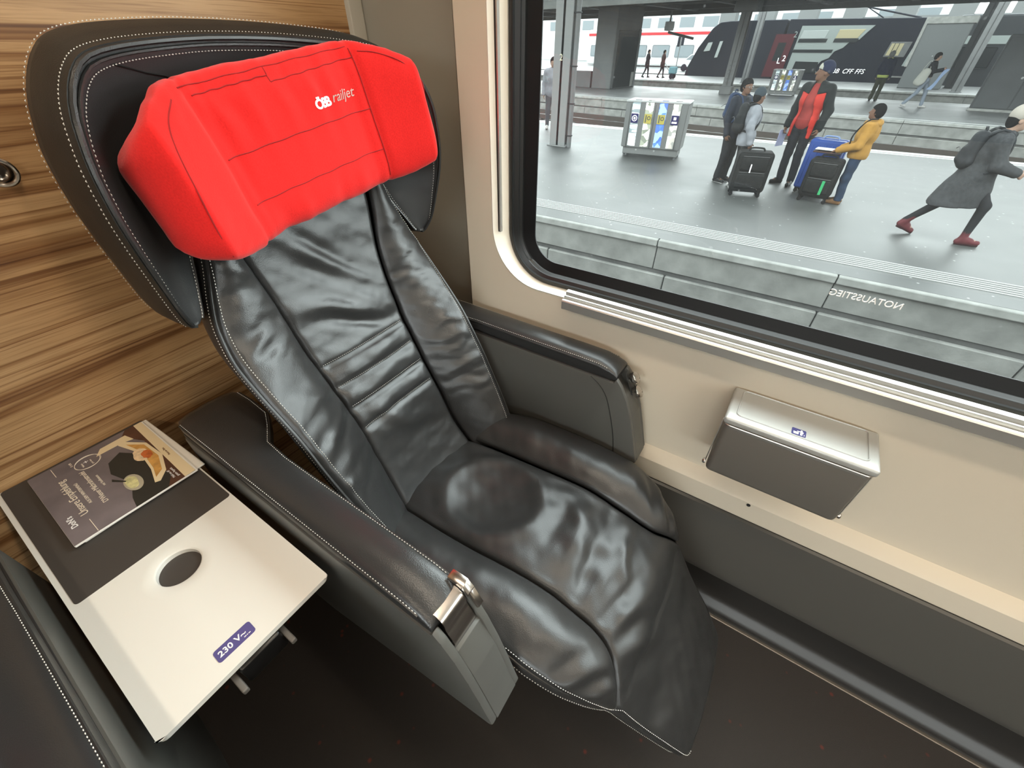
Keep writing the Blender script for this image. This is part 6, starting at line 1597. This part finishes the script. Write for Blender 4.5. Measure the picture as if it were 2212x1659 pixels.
# ================================================================ luggage and things in hands
CASEB = mat('black_suitcase_cloth', (.016, .017, .017, 1), .75, var=(24, .3), bump=(60, .4, .01, 4, (1, 1, 1))); CASEBL = mat('blue_suitcase_shell', (.030, .075, .30, 1), .45, var=(5, .15)); WHEEL = mat('wheel_black', (.012, .012, .012, 1), .6)
def suitcase(name, loc, rz, w_, d_, h_, m, label, soft=True, tilt=0, handle=0.0, hm=None):
    o = thing(name, label, 'suitcase', loc, rz)
    o.rotation_euler = (0, tilt, rz)
    b = part('shell', rbox(-w_ / 2, w_ / 2, -d_ / 2, d_ / 2, .075, h_, .055 if soft else .04, 5), m, o, world=False, angle=60)
    if soft:
        part('front_pocket', rbox(-w_ * .40, w_ * .40, -d_ / 2 - .035, -d_ / 2 + .03, .14, h_ * .55, .03, 3), m, o, world=False, angle=60)
        part('front_pocket', rbox(-w_ * .38, w_ * .38, -d_ / 2 - .025, -d_ / 2 + .03, h_ * .60, h_ * .90, .025, 3), m, o, world=False, angle=60)
        for z in (h_ * .565, h_ * .91): part('zip', tube([(-w_ * .36, -d_ / 2 - .012, z), (w_ * .36, -d_ / 2 - .012, z)], .005, 5), mat('zip_grey', (.12, .12, .12, 1), .4, metal=.6), o, world=False)
        part('edge_binding', tube([(a, -d_ / 2 + .025, c_) for a, c_ in rrect(-w_ / 2 + .012, w_ / 2 - .012, .088, h_ - .012, .05, 5)], .010, 6, closed=True), WHEEL, o, world=False)
    else:
        part('edge_binding', tube([(a, 0, c_) for a, c_ in rrect(-w_ / 2 - .001, w_ / 2 + .001, .074, h_ + .001, .045, 5)], .009, 6, closed=True), m, o, world=False)
        for k_ in range(5): part('shell_rib', rbox(-w_ * .38 + w_ * .19 * k_ - .012, -w_ * .38 + w_ * .19 * k_ + .012, -d_ / 2 - .006, -d_ / 2 + .01, .14, h_ - .07, .005, 2), m, o, world=False, angle=60)
    part('carry_handle', tube(spline([(-.11, 0, h_ - .01), (-.085, 0, h_ + .035), (.085, 0, h_ + .035), (.11, 0, h_ - .01)], 12), .013, 8), hm or m, o, world=False)
    for sx_ in (-1, 1):
        for sy_ in (-1, 1):
            f = part('caster', merge(rbox(sx_ * w_ * .40 - .022, sx_ * w_ * .40 + .022, sy_ * d_ * .33 - .022, sy_ * d_ * .33 + .022, .05, .085, .006, 1)), WHEEL, o, world=False, smooth=False)
            part('wheel', lathe([(.0001, -.012), (.028, -.012), (.031, -.006), (.031, .006), (.028, .012), (.0001, .012)], 14, (sx_ * w_ * .40, sy_ * d_ * .33, .031), (0, 1, 0)), WHEEL, f, world=False)
    return o
c1_ = suitcase('suitcase', (-.80, 8.36, PZ), math.radians(14), .52, .32, .66, CASEB, 'large black cloth suitcase in front of the child with the grey jacket')
part('address_tag', rbox(-.05, -.035, -.215, -.205, .38, .50, .003, 1), LETTER_W, c1_, world=False, smooth=False)
c2_ = suitcase('suitcase', (.13, 9.12, PZ), math.radians(-14), .50, .30, .80, CASEBL, 'tall blue hard-shell suitcase held by the man in the red jacket', soft=False, hm=mat('pale_blue_handle', (.25, .35, .6, 1), .5))
c3_ = suitcase('suitcase', (.20, 8.60, PZ), math.radians(-8), .44, .28, .62, CASEB, 'black cloth suitcase with a green tag in front of the boy')
part('address_tag', rbox(.06, .10, -.20, -.185, .14, .34, .004, 1), mat('green_tag', (.05, .42, .16, 1), .5), c3_, world=False, smooth=False)
hp_ = at(boy, (.40, 0, .712))
fold = thing('folder', 'brown folder resting on the black suitcase under the boy hands', 'folder', hp_, boy.root.rotation_euler.z)
fold['label'] = 'brown folder resting on top of the black suitcase by the boy'
part('cover', rbox(-.20, .17, -.13, .13, -.035, -.015, .004, 1), mat('brown_folder', (.075, .045, .040, 1), .6), fold, world=False, smooth=False)
shp = thing('paper_sheet', 'white sheet of paper held by the boy above the brown folder', 'paper', at(boy, (.40, 0, .722)), boy.root.rotation_euler.z)
part('sheet', rbox(-.12, .16, -.10, .10, -.008, .0, .002, 1), mat('white_sheet', (.75, .75, .75, 1), .6), shp, world=False, smooth=False)
pl_ = thing('plastic_sleeve', 'pale violet document sleeve hanging from the man right hand', 'paper', at(man, (.06, -.28, .58)), man.root.rotation_euler.z)
pl_['label'] = 'pale violet document sleeve held low beside the red jacket'
part('sleeve', rbox(-.11, .11, -.006, .006, 0, .25, .003, 1), mat('pale_violet_sleeve', (.40, .42, .62, 1), .5), pl_, world=False, smooth=False)
